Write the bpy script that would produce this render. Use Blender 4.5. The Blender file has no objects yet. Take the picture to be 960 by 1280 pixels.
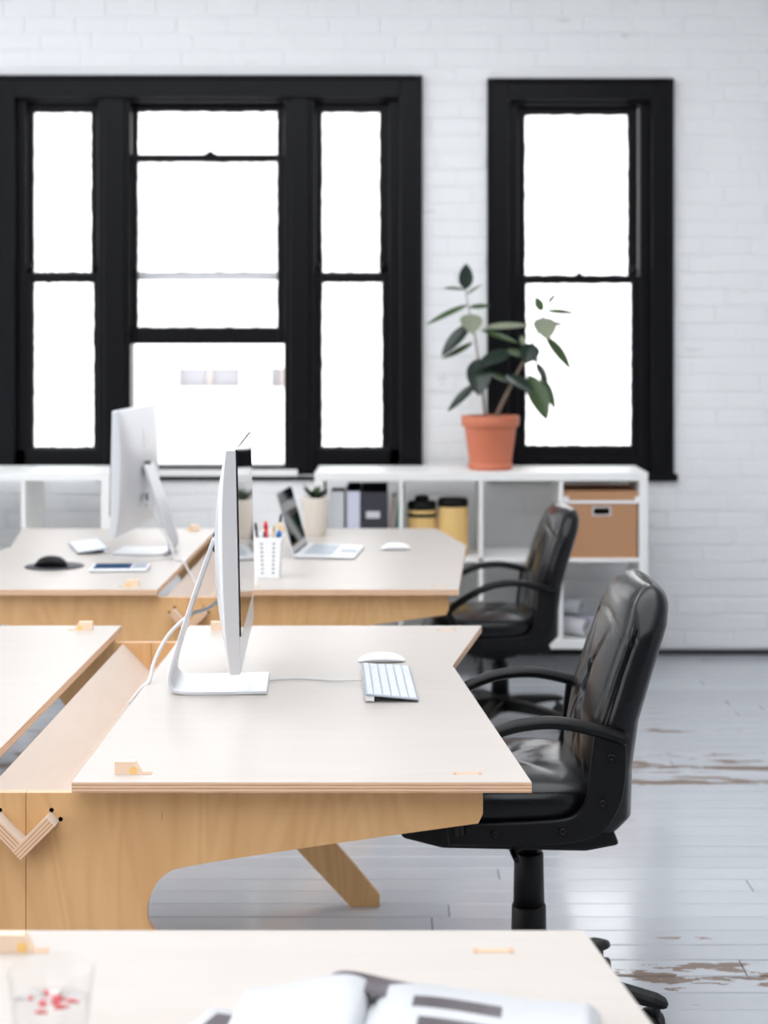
import bpy, bmesh, math, random
from mathutils import Vector, Matrix
random.seed(7)
PI = math.pi
scene = bpy.context.scene
COL = scene.collection

# ------------------------------------------------------------------ camera
F_PX, XV, YV, CAM_H = 2000.0, 505.0, 425.0, 1.5
cam_d = bpy.data.cameras.new('camera')
cam = bpy.data.objects.new('camera', cam_d)
COL.objects.link(cam)
cam.location = (0, 0, CAM_H)
cam.rotation_euler = (PI / 2, 0, 0)
cam_d.sensor_fit = 'HORIZONTAL'
cam_d.sensor_width = 24.0
cam_d.lens = 50.0
cam_d.shift_x = (480 - XV) / 960
cam_d.shift_y = -(640 - YV) / 960
cam_d.clip_start = 0.05
cam_d.clip_end = 200
cam_d.dof.use_dof = True
cam_d.dof.focus_distance = 3.05
cam_d.dof.aperture_fstop = 3.2
scene.camera = cam

# ------------------------------------------------------------------ world (overcast sky) and exposure
world = bpy.data.worlds.new('overcast_sky')
scene.world = world
world.use_nodes = True
wn = world.node_tree
bg = wn.nodes['Background']
bg.inputs['Color'].default_value = (0.935, 0.965, 1.0, 1)
bg.inputs['Strength'].default_value = 1.0
scene.view_settings.view_transform = 'Standard'
scene.view_settings.look = 'None'
scene.view_settings.gamma = 1.0
scene.view_settings.use_curve_mapping = False
scene.view_settings.exposure = 1.82
scene.cycles.max_bounces = 10
scene.cycles.diffuse_bounces = 5
scene.cycles.transparent_max_bounces = 16
scene.cycles.use_denoising = True


def at(x, y, d):
    """world point that stands at distance d on the sight line of photo position x, y"""
    return Vector(((x - XV) * d / F_PX, d, CAM_H - (y - YV) * d / F_PX))


# ------------------------------------------------------------------ materials
def lin(r, g, b):
    f = lambda c: (c / 255 / 12.92) if c <= 10 else ((c / 255 + 0.055) / 1.055) ** 2.4
    return (f(r), f(g), f(b), 1)


class NT:
    def __init__(self, m):
        m.use_nodes = True
        self.t = m.node_tree
        self.b = self.t.nodes['Principled BSDF']

    def n(self, typ, **kw):
        o = self.t.nodes.new(typ)
        for k, v in kw.items():
            setattr(o, k, v)
        return o

    def l(self, a, b):
        self.t.links.new(a, b)

    def math(self, op, a, b=None, clamp=False):
        o = self.n('ShaderNodeMath', operation=op, use_clamp=clamp)
        for i, v in enumerate((a, b)):
            if v is None:
                continue
            if isinstance(v, (int, float)):
                o.inputs[i].default_value = v
            else:
                self.l(v, o.inputs[i])
        return o.outputs[0]

    def mix(self, fac, a, b):
        o = self.n('ShaderNodeMix', data_type='RGBA')
        if isinstance(fac, (int, float)):
            o.inputs[0].default_value = fac
        else:
            self.l(fac, o.inputs[0])
        for i, v in ((6, a), (7, b)):
            if isinstance(v, tuple):
                o.inputs[i].default_value = v
            else:
                self.l(v, o.inputs[i])
        return o.outputs[2]

    def noise(self, vec, scale, detail=3, rough=0.5, dist=0.0):
        o = self.n('ShaderNodeTexNoise')
        o.inputs['Scale'].default_value = scale
        o.inputs['Detail'].default_value = detail
        o.inputs['Roughness'].default_value = rough
        o.inputs['Distortion'].default_value = dist
        if vec is not None:
            self.l(vec, o.inputs['Vector'])
        return o.outputs['Fac']

    def coords(self, scale=(1, 1, 1), world=False, rot=(0, 0, 0)):
        mp = self.n('ShaderNodeMapping')
        mp.inputs['Scale'].default_value = scale
        mp.inputs['Rotation'].default_value = rot
        if world:
            g = self.n('ShaderNodeNewGeometry')
            self.l(g.outputs['Position'], mp.inputs['Vector'])
        else:
            g = self.n('ShaderNodeTexCoord')
            self.l(g.outputs['Object'], mp.inputs['Vector'])
        return mp.outputs[0]

    def ramp(self, fac, stops):
        o = self.n('ShaderNodeValToRGB')
        while len(o.color_ramp.elements) < len(stops):
            o.color_ramp.elements.new(0.5)
        for e, (p, c) in zip(o.color_ramp.elements, stops):
            e.position = p
            e.color = c
        self.l(fac, o.inputs[0])
        return o.outputs[0]

    def bump(self, h, strength=0.3, dist=0.01):
        o = self.n('ShaderNodeBump')
        o.inputs['Strength'].default_value = strength
        o.inputs['Distance'].default_value = dist
        self.l(h, o.inputs['Height'])
        self.l(o.outputs[0], self.b.inputs['Normal'])

    def base(self, c):
        if isinstance(c, tuple):
            self.b.inputs['Base Color'].default_value = c
        else:
            self.l(c, self.b.inputs['Base Color'])


def new(name, color=(0.8, 0.8, 0.8, 1), rough=0.5, metal=0.0, spec=0.5, noise=0.0, nscale=30, bump=0.0, bscale=200, bdist=0.002, coat=0.0):
    m = bpy.data.materials.new(name)
    t = NT(m)
    t.b.inputs['Roughness'].default_value = rough
    t.b.inputs['Metallic'].default_value = metal
    t.b.inputs['Specular IOR Level'].default_value = spec
    if coat:
        t.b.inputs['Coat Weight'].default_value = coat
        t.b.inputs['Coat Roughness'].default_value = 0.1
    if noise:
        f = t.noise(t.coords(), nscale, 4, 0.55)
        d = tuple(max(0, c * (1 - noise)) for c in color[:3]) + (1,)
        u = tuple(min(1, c * (1 + noise)) for c in color[:3]) + (1,)
        t.base(t.mix(f, d, u))
    else:
        t.base(color)
    if bump:
        t.bump(t.noise(t.coords(), bscale, 3, 0.6), bump, bdist)
    return m


M = {}
M['brick'] = None


def wall_paint():
    m = bpy.data.materials.new('painted_brick')
    t = NT(m)
    p = t.coords(world=True)
    big = t.noise(t.coords((0.5, 1, 0.5), True), 1.6, 3)
    col = t.mix(big, lin(226, 228, 230), lin(240, 240, 240))
    stain = t.noise(t.coords((1.2, 1, 5.0), True), 3.2, 5, 0.62)
    st = t.math('MULTIPLY', t.math('GREATER_THAN', stain, 0.69), 0.22)
    col = t.mix(st, col, lin(150, 150, 148))
    t.base(col)
    t.b.inputs['Roughness'].default_value = 0.55
    h = t.math('ADD', t.noise(p, 28, 4, 0.6), t.math('MULTIPLY', t.noise(p, 120, 2), 0.3))
    t.bump(h, 0.35, 0.006)
    return m


def floor_paint():
    m = bpy.data.materials.new('painted_boards')
    t = NT(m)
    geo = t.n('ShaderNodeNewGeometry')
    sep = t.n('ShaderNodeSeparateXYZ')
    t.l(geo.outputs['Position'], sep.inputs[0])
    oi = t.n('ShaderNodeObjectInfo')
    n1 = t.noise(t.coords((0.7, 6, 1), True), 2.2, 4)
    paint = t.mix(n1, lin(178, 181, 187), lin(192, 195, 201))
    shade = t.mix(oi.outputs['Random'], lin(176, 179, 185), lin(198, 201, 206))
    paint = t.mix(0.35, paint, shade)
    # thin dark streaks where paint has rubbed along the grain
    streak = t.noise(t.coords((1.1, 26, 1), True), 3.0, 4, 0.6)
    paint = t.mix(t.math('MULTIPLY', t.math('GREATER_THAN', streak, 0.70), 0.22), paint, lin(120, 118, 120))
    # flaked paint around the worst seams
    wear = None
    for y0, wid, thr in ((3.775, 0.05, 0.47), (5.62, 0.03, 0.42), (5.43, 0.03, 0.44), (5.77, 0.03, 0.52), (6.14, 0.025, 0.53), (3.70, 0.03, 0.585), (4.02, 0.03, 0.6)):
        dist = t.math('DIVIDE', t.math('ABSOLUTE', t.math('SUBTRACT', sep.outputs[1], y0)), wid)
        v = t.math('SUBTRACT', t.math('SUBTRACT', t.noise(t.coords((1.0, 3.2, 1), True), 5.5, 5, 0.6), thr), t.math('MULTIPLY', dist, 0.07))
        g = t.math('GREATER_THAN', v, 0.0)
        wear = g if wear is None else t.math('MAXIMUM', wear, g)
    spots = t.math('GREATER_THAN', t.noise(t.coords((1, 2.4, 1), True), 9.0, 4, 0.6), 0.735)
    wear = t.math('MAXIMUM', wear, spots)
    wood = t.mix(t.noise(t.coords((2, 40, 1), True), 4, 3), lin(105, 88, 78), lin(142, 124, 112))
    t.base(t.mix(wear, paint, wood))
    r = t.math('ADD', t.math('MULTIPLY', t.noise(t.coords((3, 8, 1), True), 6, 3), 0.14), 0.12)
    t.l(t.math('MAXIMUM', r, t.math('MULTIPLY', wear, 0.7)), t.b.inputs['Roughness'])
    h = t.math('SUBTRACT', t.math('ADD', t.noise(t.coords((4, 30, 1), True), 5, 4), t.math('MULTIPLY', t.noise(t.coords((1, 1, 1), True), 14, 3), 0.7)), t.math('MULTIPLY', wear, 0.6))
    t.b.inputs['Coat Weight'].default_value = 0.35
    t.b.inputs['Coat Roughness'].default_value = 0.10
    t.bump(h, 0.12, 0.003)
    return m


def plywood(name, c1, c2, scale, fleck=True, rough=0.45, rot=(0, 0, 0)):
    m = bpy.data.materials.new(name)
    t = NT(m)
    v = t.coords(scale, False, rot)
    n0 = t.noise(v, 1.3, 2, 0.5, 1.2)
    # wandering cathedral figure: contour lines of a soft noise field
    rip = t.math('MULTIPLY', t.math('ADD', t.math('SINE', t.math('MULTIPLY', n0, 75.0)), 1.0), 0.5)
    n = t.noise(v, 5.0, 4, 0.6, 0.4)
    f = t.math('ADD', t.math('MULTIPLY', rip, 0.22), t.math('MULTIPLY', n, 0.75))
    col = t.mix(f, c1, c2)
    if fleck:
        fl = t.noise(t.coords((scale[0] * 3, scale[1] * 3, scale[2] * 1.2), False, rot), 9, 3, 0.6)
        col = t.mix(t.math('MULTIPLY', t.math('GREATER_THAN', fl, 0.72), 0.35), col, lin(120, 80, 45))
    t.base(col)
    t.b.inputs['Roughness'].default_value = rough
    t.bump(t.noise(t.coords((scale[0] * 4, scale[1] * 4, scale[2] * 4)), 12, 3), 0.06, 0.001)
    return m


def ply_edge(axis=2):
    """edge of the sheet: thin dark and light veneer layers stacked through the thickness"""
    m = bpy.data.materials.new('plywood_edge')
    t = NT(m)
    tc = t.n('ShaderNodeTexCoord')
    sep = t.n('ShaderNodeSeparateXYZ')
    t.l(tc.outputs['Object'], sep.inputs[0])
    s = t.math('SINE', t.math('MULTIPLY', sep.outputs[axis], 2 * PI / 0.0058))
    nz = t.noise(t.coords((6, 6, 200) if axis == 2 else (6, 200, 6)), 2.0, 3)
    f = t.math('GREATER_THAN', t.math('ADD', t.math('MULTIPLY', s, 0.5), t.math('SUBTRACT', nz, 0.5)), 0.22)
    col = t.mix(t.math('MULTIPLY', f, 0.75), lin(226, 190, 158), lin(168, 122, 92))
    t.base(col)
    t.b.inputs['Roughness'].default_value = 0.6
    return m


def glass_mat(name, tint=(1, 1, 1, 1), refl=1.0):
    m = bpy.data.materials.new(name)
    t = NT(m)
    tr = t.n('ShaderNodeBsdfTransparent')
    tr.inputs[0].default_value = tint
    gl = t.n('ShaderNodeBsdfGlossy')
    gl.inputs['Roughness'].default_value = 0.02
    lw = t.n('ShaderNodeLayerWeight')
    lw.inputs['Blend'].default_value = 0.5
    nz = t.math('MULTIPLY', t.math('ADD', t.math('MULTIPLY', t.math('POWER', lw.outputs['Facing'], 5.0), 0.9), 0.04), refl, True)
    mx = t.n('ShaderNodeMixShader')
    t.l(nz, mx.inputs[0])
    t.l(tr.outputs[0], mx.inputs[1])
    t.l(gl.outputs[0], mx.inputs[2])
    t.l(mx.outputs[0], t.t.nodes['Material Output'].inputs['Surface'])
    return m


def leather():
    m = bpy.data.materials.new('black_leather')
    t = NT(m)
    t.base((0.0035, 0.0037, 0.005, 1))
    t.b.inputs['Roughness'].default_value = 0.23
    t.b.inputs['Specular IOR Level'].default_value = 0.32
    h = t.math('ADD', t.math('MULTIPLY', t.noise(t.coords(), 260, 2), 0.25), t.noise(t.coords(), 16, 4, 0.6))
    t.bump(h, 0.16, 0.006)
    return m


M['brick'] = wall_paint()
M['floor'] = floor_paint()
M['ply_top'] = plywood('birch_top', lin(192, 185, 179), lin(184, 175, 167), (0.5, 5, 3), False, 0.40)
M['ply_panel'] = plywood('birch_panel', lin(226, 184, 132), lin(196, 147, 95), (3.4, 3, 0.75), True, 0.48, (0, 0.22, 0))
M['ply_tray'] = plywood('birch_tray', lin(206, 190, 178), lin(198, 181, 168), (3, 0.5, 3), False, 0.5)
M['edge'] = ply_edge(2)
M['edge_y'] = ply_edge(1)
M['black_paint'] = new('black_gloss_paint', (0.003, 0.003, 0.0045, 1), 0.36, spec=0.16, bump=0.25, bscale=40, bdist=0.004)
M['white_lam'] = new('white_laminate', lin(236, 236, 234), 0.4, noise=0.02, nscale=5)
M['ceiling'] = new('white_ceiling', lin(225, 225, 225), 0.8, noise=0.02)
M['rear_wall'] = new('grey_rear_wall', (0.22, 0.22, 0.23, 1), 0.8, noise=0.05)
M['glass'] = glass_mat('window_glass')
M['tumbler'] = glass_mat('tumbler_glass', (0.99, 0.99, 0.99, 1), 0.6)
M['leather'] = leather()
M['black_plastic'] = new('black_plastic', (0.0035, 0.0035, 0.004, 1), 0.40, spec=0.22, bump=0.1, bscale=300)
M['rubber'] = new('black_rubber', (0.012, 0.012, 0.012, 1), 0.6, noise=0.2)
M['steel'] = new('steel', (0.45, 0.45, 0.47, 1), 0.3, 1.0, noise=0.05)
M['alu'] = new('brushed_aluminium', lin(222, 224, 228), 0.34, 0.55, noise=0.02, nscale=8)
M['white_plastic'] = new('white_plastic', lin(240, 241, 243), 0.35, noise=0.01)
M['key'] = new('white_keycap', lin(216, 219, 223), 0.45, noise=0.01)
M['keygap'] = new('keyboard_aluminium', lin(158, 168, 178), 0.4, 0.3, noise=0.02)
M['screen'] = new('black_screen_glass', (0.004, 0.004, 0.005, 1), 0.04, spec=0.6, noise=0.1)
M['dark_grey'] = new('dark_grey', (0.03, 0.03, 0.035, 1), 0.5, noise=0.1)
M['logo'] = new('white_logo', lin(250, 250, 250), 0.15, noise=0.005)
M['cable'] = new('cable_sheath', lin(205, 205, 205), 0.45, noise=0.02)
M['terracotta'] = new('terracotta', lin(196, 112, 82), 0.6, noise=0.1, nscale=14, bump=0.1)
M['soil'] = new('soil', lin(60, 46, 38), 0.9, noise=0.4, nscale=60, bump=0.6, bscale=80, bdist=0.01)
M['stem'] = new('plant_stem', lin(120, 100, 84), 0.6, noise=0.2)
M['leaf_dark'] = new('leaf_dark', lin(22, 40, 30), 0.3, noise=0.25, nscale=20)
M['leaf_mid'] = new('leaf_mid', lin(62, 84, 46), 0.35, noise=0.2, nscale=20)
M['leaf_pale'] = new('leaf_pale', lin(132, 138, 116), 0.45, noise=0.15, nscale=20)
M['cardboard'] = new('brown_cardboard', lin(178, 132, 96), 0.7, noise=0.06, nscale=9)
M['paper'] = new('white_paper', lin(204, 205, 209), 0.6, noise=0.015, nscale=10)
M['paper_purple'] = new('lilac_paper', lin(196, 190, 208), 0.65, noise=0.05)
M['binder'] = new('dark_binder', lin(52, 52, 62), 0.5, noise=0.1)
M['navy'] = new('navy_board', lin(26, 30, 48), 0.5, noise=0.1)
M['lilac'] = new('lilac_spine', lin(205, 207, 224), 0.5, noise=0.02)
M['grey_book'] = new('pale_grey_cover', lin(196, 200, 204), 0.55, noise=0.03)
M['brown_top'] = new('brown_page_edge', lin(120, 96, 84), 0.7, noise=0.1)
M['green'] = new('green_cover', lin(10, 92, 78), 0.45, noise=0.08)
M['tan'] = new('tan_cover', lin(140, 116, 100), 0.6, noise=0.08)
M['yellow'] = plywood('honey_wood', lin(236, 204, 140), lin(222, 178, 104), (9, 9, 0.6), False, 0.4)
M['cream'] = new('cream_ceramic', lin(228, 218, 206), 0.35, noise=0.02)
M['tablet_blue'] = new('tablet_screen', lin(60, 88, 122), 0.08, noise=0.25, nscale=12)
M['red'] = new('red_plastic', lin(205, 30, 40), 0.35, noise=0.05)
M['fleck'] = new('red_flecks', lin(206, 84, 92), 0.4, noise=0.2)  # plain red of the small flecks in the tumbler
M['blue'] = new('blue_plastic', lin(20, 110, 180), 0.35, noise=0.05)
M['pencil'] = new('pencil_wood', lin(205, 180, 140), 0.5, noise=0.08)
M['peg'] = new('peg_amber', lin(240, 196, 120), 0.4, noise=0.06)
M['tenon'] = new('pale_tenon', lin(234, 206, 180), 0.5, noise=0.04)
M['glare_pale'] = new('glare_paled_paint', lin(206, 208, 210), 0.6, noise=0.06)  # pale grey with window glare put into the colour, for one sash rail
M['hole'] = new('dark_hole', (0.012, 0.008, 0.006, 1), 0.9, noise=0.1)
M['facade'] = new('pale_render', lin(240, 236, 234), 0.8, noise=0.02, nscale=1)
M['facade_win'] = new('facade_window_glass', lin(168, 168, 173), 0.15, noise=0.05, nscale=1)
M['facade_post'] = new('facade_timber', lin(186, 176, 170), 0.7, noise=0.05)
M['slot'] = new('slot_shadow', lin(196, 162, 136), 0.7, noise=0.1)


def print_picture():
    """the photographs printed on the magazine page: dark blurred shapes on white"""
    m = bpy.data.materials.new('printed_page')
    t = NT(m)
    tc = t.n('ShaderNodeTexCoord')
    sep = t.n('ShaderNodeSeparateXYZ')
    t.l(tc.outputs['Object'], sep.inputs[0])
    x, y = sep.outputs[0], sep.outputs[1]

    def rect(x0, x1, y0, y1):
        a = t.math('MULTIPLY', t.math('GREATER_THAN', x, x0), t.math('LESS_THAN', x, x1))
        b = t.math('MULTIPLY', t.math('GREATER_THAN', y, y0), t.math('LESS_THAN', y, y1))
        return t.math('MULTIPLY', a, b)
    nz = t.noise(t.coords((1, 1, 1)), 22, 4, 0.6)
    dark = t.mix(nz, lin(28, 20, 26), lin(108, 98, 106))
    return m, t, rect, dark


def page_mats():
    m, t, rect, dark = print_picture()
    mask = t.math('MAXIMUM', rect(0.05, 0.15, 0.082, 0.112), rect(0.06, 0.17, -0.05, 0.058))
    t.base(t.mix(mask, lin(208, 210, 214), dark))
    t.b.inputs['Roughness'].default_value = 0.35
    m2, t, rect, dark = print_picture()
    m2.name = 'printed_back_page'
    t.base(t.mix(rect(-0.128, 0.5, -0.5, 0.068), lin(208, 210, 214), dark))
    t.b.inputs['Roughness'].default_value = 0.35
    return m, m2


M['page_print'], M['page_dark'] = page_mats()


# ------------------------------------------------------------------ mesh helpers
class MB:
    def __init__(self):
        self.v, self.f, self.mi, self.sm = [], [], [], []

    def add(self, vs, fs, mi=0, smooth=False):
        o = len(self.v)
        self.v += [Vector(p) for p in vs]
        for f in fs:
            self.f.append([o + i for i in f])
            self.mi.append(mi)
            self.sm.append(smooth)
        return self

    def box(self, x0, x1, y0, y1, z0, z1, mi=0):
        vs = [(x, y, z) for z in (z0, z1) for y in (y0, y1) for x in (x0, x1)]
        return self.add(vs, [(0, 2, 3, 1), (4, 5, 7, 6), (0, 1, 5, 4), (2, 6, 7, 3), (0, 4, 6, 2), (1, 3, 7, 5)], mi)

    def prism(self, pts, a0, a1, axis='z', mi=0, mside=None):
        """polygon pts extruded along axis; mside = material of the sides"""
        n = len(pts)

        def P(p, a):
            return {'z': (p[0], p[1], a), 'y': (p[0], a, p[1]), 'x': (a, p[0], p[1])}[axis]
        vs = [P(p, a0) for p in pts] + [P(p, a1) for p in pts]
        self.add(vs, [tuple(range(n))[::-1], tuple(range(n, 2 * n))], mi)
        o = len(self.v) - 2 * n
        for i in range(n):
            j = (i + 1) % n
            self.f.append([o + i, o + j, o + n + j, o + n + i])
            self.mi.append(mi if mside is None else mside)
            self.sm.append(False)
        return self

    def rings(self, rings, mi=0, smooth=True, caps=True, closed=True):
        n = len(rings[0])
        vs = [p for r in rings for p in r]
        fs = []
        for k in range(len(rings) - 1):
            for i in range(n if closed else n - 1):
                j = (i + 1) % n
                fs.append((k * n + i, k * n + j, (k + 1) * n + j, (k + 1) * n + i))
        self.add(vs, fs, mi, smooth)
        if caps:
            self.add(rings[0], [tuple(range(n))[::-1]], mi)
            self.add(rings[-1], [tuple(range(n))], mi)
        return self

    def lathe(self, prof, n=24, c=(0, 0, 0), mi=0, smooth=True, caps=False, sy=1.0):
        rs = []
        for r, z in prof:
            rs.append([(c[0] + r * math.cos(2 * PI * i / n), c[1] + sy * r * math.sin(2 * PI * i / n), c[2] + z) for i in range(n)])
        return self.rings(rs, mi, smooth, caps)

    def tube(self, path, r, n=8, mi=0, flat=1.0, up=None, smooth=True):
        path = [Vector(p) for p in path]
        rs = []
        up = Vector(up) if up else None
        prev = None
        for i, p in enumerate(path):
            a = path[max(0, i - 1)]
            b = path[min(len(path) - 1, i + 1)]
            tdir = (b - a).normalized()
            if up is not None:
                s = up - tdir * up.dot(tdir)
                s.normalize()
            else:
                ref = prev if prev is not None else (Vector((0, 0, 1)) if abs(tdir.z) < 0.9 else Vector((1, 0, 0)))
                s = ref - tdir * ref.dot(tdir)
                s.normalize()
                prev = s
            q = tdir.cross(s)
            rr = r[i] if isinstance(r, (list, tuple)) else r
            rs.append([p + s * (rr * flat * math.cos(2 * PI * k / n)) + q * (rr * math.sin(2 * PI * k / n)) for k in range(n)])
        return self.rings(rs, mi, smooth, True)

    def xf(self, mat):
        self.v = [mat @ p for p in self.v]
        return self

    def mesh(self, name, mats):
        me = bpy.data.meshes.new(name)
        me.from_pydata([tuple(p) for p in self.v], [], self.f)
        for m in (mats if isinstance(mats, (list, tuple)) else [mats]):
            me.materials.append(M[m])
        for p, mi, s in zip(me.polygons, self.mi, self.sm):
            p.material_index = mi
            p.use_smooth = s
        bm = bmesh.new()
        bm.from_mesh(me)
        bmesh.ops.remove_doubles(bm, verts=bm.verts, dist=1e-6)
        bmesh.ops.recalc_face_normals(bm, faces=bm.faces)
        bm.to_mesh(me)
        bm.free()
        me.update()
        return me

    def build(self, name, mats, parent=None, loc=(0, 0, 0), rot=(0, 0, 0), bevel=0.0, seg=2, subsurf=0):
        return link(name, self.mesh(name, mats), parent, loc, rot, bevel, seg, subsurf)


def link(name, me, parent=None, loc=(0, 0, 0), rot=(0, 0, 0), bevel=0.0, seg=2, subsurf=0):
    o = bpy.data.objects.new(name, me)
    COL.objects.link(o)
    o.location = loc
    o.rotation_euler = rot
    o.parent = parent
    if bevel:
        b = o.modifiers.new('bevel', 'BEVEL')
        b.width = bevel
        b.segments = seg
        b.limit_method = 'ANGLE'
        b.angle_limit = math.radians(35)
    if subsurf:
        s = o.modifiers.new('subsurf', 'SUBSURF')
        s.levels = s.render_levels = subsurf
    return o


def tag(o, label, cat, group=None, kind=None):
    o['label'] = label
    o['category'] = cat
    if group:
        o['group'] = group
    if kind:
        o['kind'] = kind
    return o


def thing(name, label, cat, loc=(0, 0, 0), rotz=0.0, group=None, kind=None):
    o = bpy.data.objects.new(name, None)
    COL.objects.link(o)
    o.location = loc
    o.rotation_euler = (0, 0, rotz)
    o.empty_display_size = 0.1
    return tag(o, label, cat, group, kind)


def copy_tree(o, parent=None):
    c = o.copy()
    COL.objects.link(c)
    c.parent = parent
    for ch in o.children:
        copy_tree(ch, c)
    return c


def bez(pts, n=8):
    """Catmull-Rom through pts"""
    pts = [Vector(p) for p in pts]
    out = []
    for i in range(len(pts) - 1):
        p0 = pts[max(0, i - 1)]
        p1, p2 = pts[i], pts[i + 1]
        p3 = pts[min(len(pts) - 1, i + 2)]
        for k in range(n):
            t = k / n
            out.append(0.5 * ((2 * p1) + (p2 - p0) * t + (2 * p0 - 5 * p1 + 4 * p2 - p3) * t * t + (3 * p1 - p0 - 3 * p2 + p3) * t ** 3))
    out.append(pts[-1])
    return out


def interp(tab, v):
    if v <= tab[0][0]:
        return tab[0][1]
    for (a, x), (b, y) in zip(tab, tab[1:]):
        if v <= b:
            return x + (y - x) * (v - a) / (b - a)
    return tab[-1][1]


# ================================================================== SETTING
D_WALL = 7.63
XL, XR, YB, ZC = -5.2, 3.3, -3.2, 3.55


def wx(x, d=D_WALL): return (x - XV) * d / F_PX
def wz(y, d=D_WALL): return CAM_H - (y - YV) * d / F_PX


# window openings (x0, x1, z0, z1)
OPEN_A = (wx(-3), wx(521), wz(594), wz(101))
OPEN_B = (wx(616), wx(836), wz(594), wz(105))
WALL_T = 0.26


def build_wall():
    b = MB()
    xs = [XL, OPEN_A[0], OPEN_A[1], OPEN_B[0], OPEN_B[1], XR]
    y0, y1 = D_WALL + 0.003, D_WALL + WALL_T
    b.box(xs[0], xs[1], y0, y1, 0, ZC)
    b.box(xs[2], xs[3], y0, y1, 0, ZC)
    b.box(xs[4], xs[5], y0, y1, 0, ZC)
    for o in (OPEN_A, OPEN_B):
        b.box(o[0], o[1], y0, y1, 0, o[2])
        b.box(o[0], o[1], y0, y1, o[3], ZC)
    w = b.build('wall_back', 'brick')
    tag(w, 'white painted brick wall behind the desks with two black windows', 'wall', kind='structure')
    # bricks: stretcher bond, each a slightly rounded, slightly uneven block
    ch, bl, j = 0.0815, 0.242, 0.004
    tops = {}

    def brick_mesh(L, H):
        key = (round(L, 3), round(H, 3))
        if key in tops:
            return tops[key]
        m = MB()
        e, dp = 0.012, 0.0020
        m.add([(-L / 2, 0.006, -H / 2), (L / 2, 0.006, -H / 2), (L / 2, 0.006, H / 2), (-L / 2, 0.006, H / 2),
               (-L / 2, -dp * .3, -H / 2), (L / 2, -dp * .3, -H / 2), (L / 2, -dp * .3, H / 2), (-L / 2, -dp * .3, H / 2),
               (-L / 2 + e, -dp, -H / 2 + e), (L / 2 - e, -dp, -H / 2 + e), (L / 2 - e, -dp, H / 2 - e), (-L / 2 + e, -dp, H / 2 - e)],
              [(0, 1, 5, 4), (1, 2, 6, 5), (2, 3, 7, 6), (3, 0, 4, 7), (4, 5, 9, 8), (5, 6, 10, 9), (6, 7, 11, 10), (7, 4, 8, 11), (8, 9, 10, 11)])
        tops[key] = m.mesh('brick', 'brick')
        return tops[key]
    spots = []
    rows = int((ZC - 0.035) / ch)
    for r in range(rows):
        z0 = 0.03 + r * ch
        z1 = z0 + ch - j
        off = (r % 2) * (bl / 2) + 0.04 * math.sin(r * 2.1)
        k = 0
        x = XL + off - bl
        while x < XR:
            a, c = max(x, XL), min(x + bl - j, XR)
            x += bl
            segs = [(a, c)]
            for o in (OPEN_A, OPEN_B):
                if z1 > o[2] and z0 < o[3]:
                    ns = []
                    for s in segs:
                        if s[1] <= o[0] or s[0] >= o[1]:
                            ns.append(s)
                        else:
                            if s[0] < o[0]:
                                ns.append((s[0], o[0]))
                            if s[1] > o[1]:
                                ns.append((o[1], s[1]))
                    segs = ns
            for s in segs:
                if s[1] - s[0] > 0.03:
                    spots.append((s[0], s[1], z0, z1))

    def vis(s):
        cx, cz = (s[0] + s[1]) / 2, (s[2] + s[3]) / 2
        px, py = XV + cx * F_PX / D_WALL, YV + (CAM_H - cz) * F_PX / D_WALL
        inside = -40 < px < 985 and -15 < py < 830
        hid = (px < 130 and py > 585) or (395 < px < 600 and 610 < py) or (px < 560 and py > 660)
        return (0 if inside and not hid else 1, abs(px - 480) + abs(py - 400))
    spots.sort(key=vis)
    near, rest = spots[:298], spots[298:]
    for s in near:
        o = link('brick', brick_mesh(s[1] - s[0], s[3] - s[2]), w, ((s[0] + s[1]) / 2, D_WALL + random.uniform(-0.0005, 0.0010), (s[2] + s[3]) / 2),
                 (random.uniform(-.012, .012), random.uniform(-.004, .004), random.uniform(-.005, .005)))
    m = MB()
    for s in rest:
        e = 0.012
        y = D_WALL + random.uniform(-.001, .0012)
        m.add([(s[0], y, s[2]), (s[1], y, s[2]), (s[1], y, s[3]), (s[0], y, s[3]),
               (s[0] + e, y - .002, s[2] + e), (s[1] - e, y - .002, s[2] + e), (s[1] - e, y - .002, s[3] - e), (s[0] + e, y - .002, s[3] - e)],
              [(0, 1, 5, 4), (1, 2, 6, 5), (2, 3, 7, 6), (3, 0, 4, 7), (4, 5, 6, 7)])
    r = m.build('brick_courses', 'brick', w)
    r['kind'] = 'stuff'
    return w


build_wall()


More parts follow.
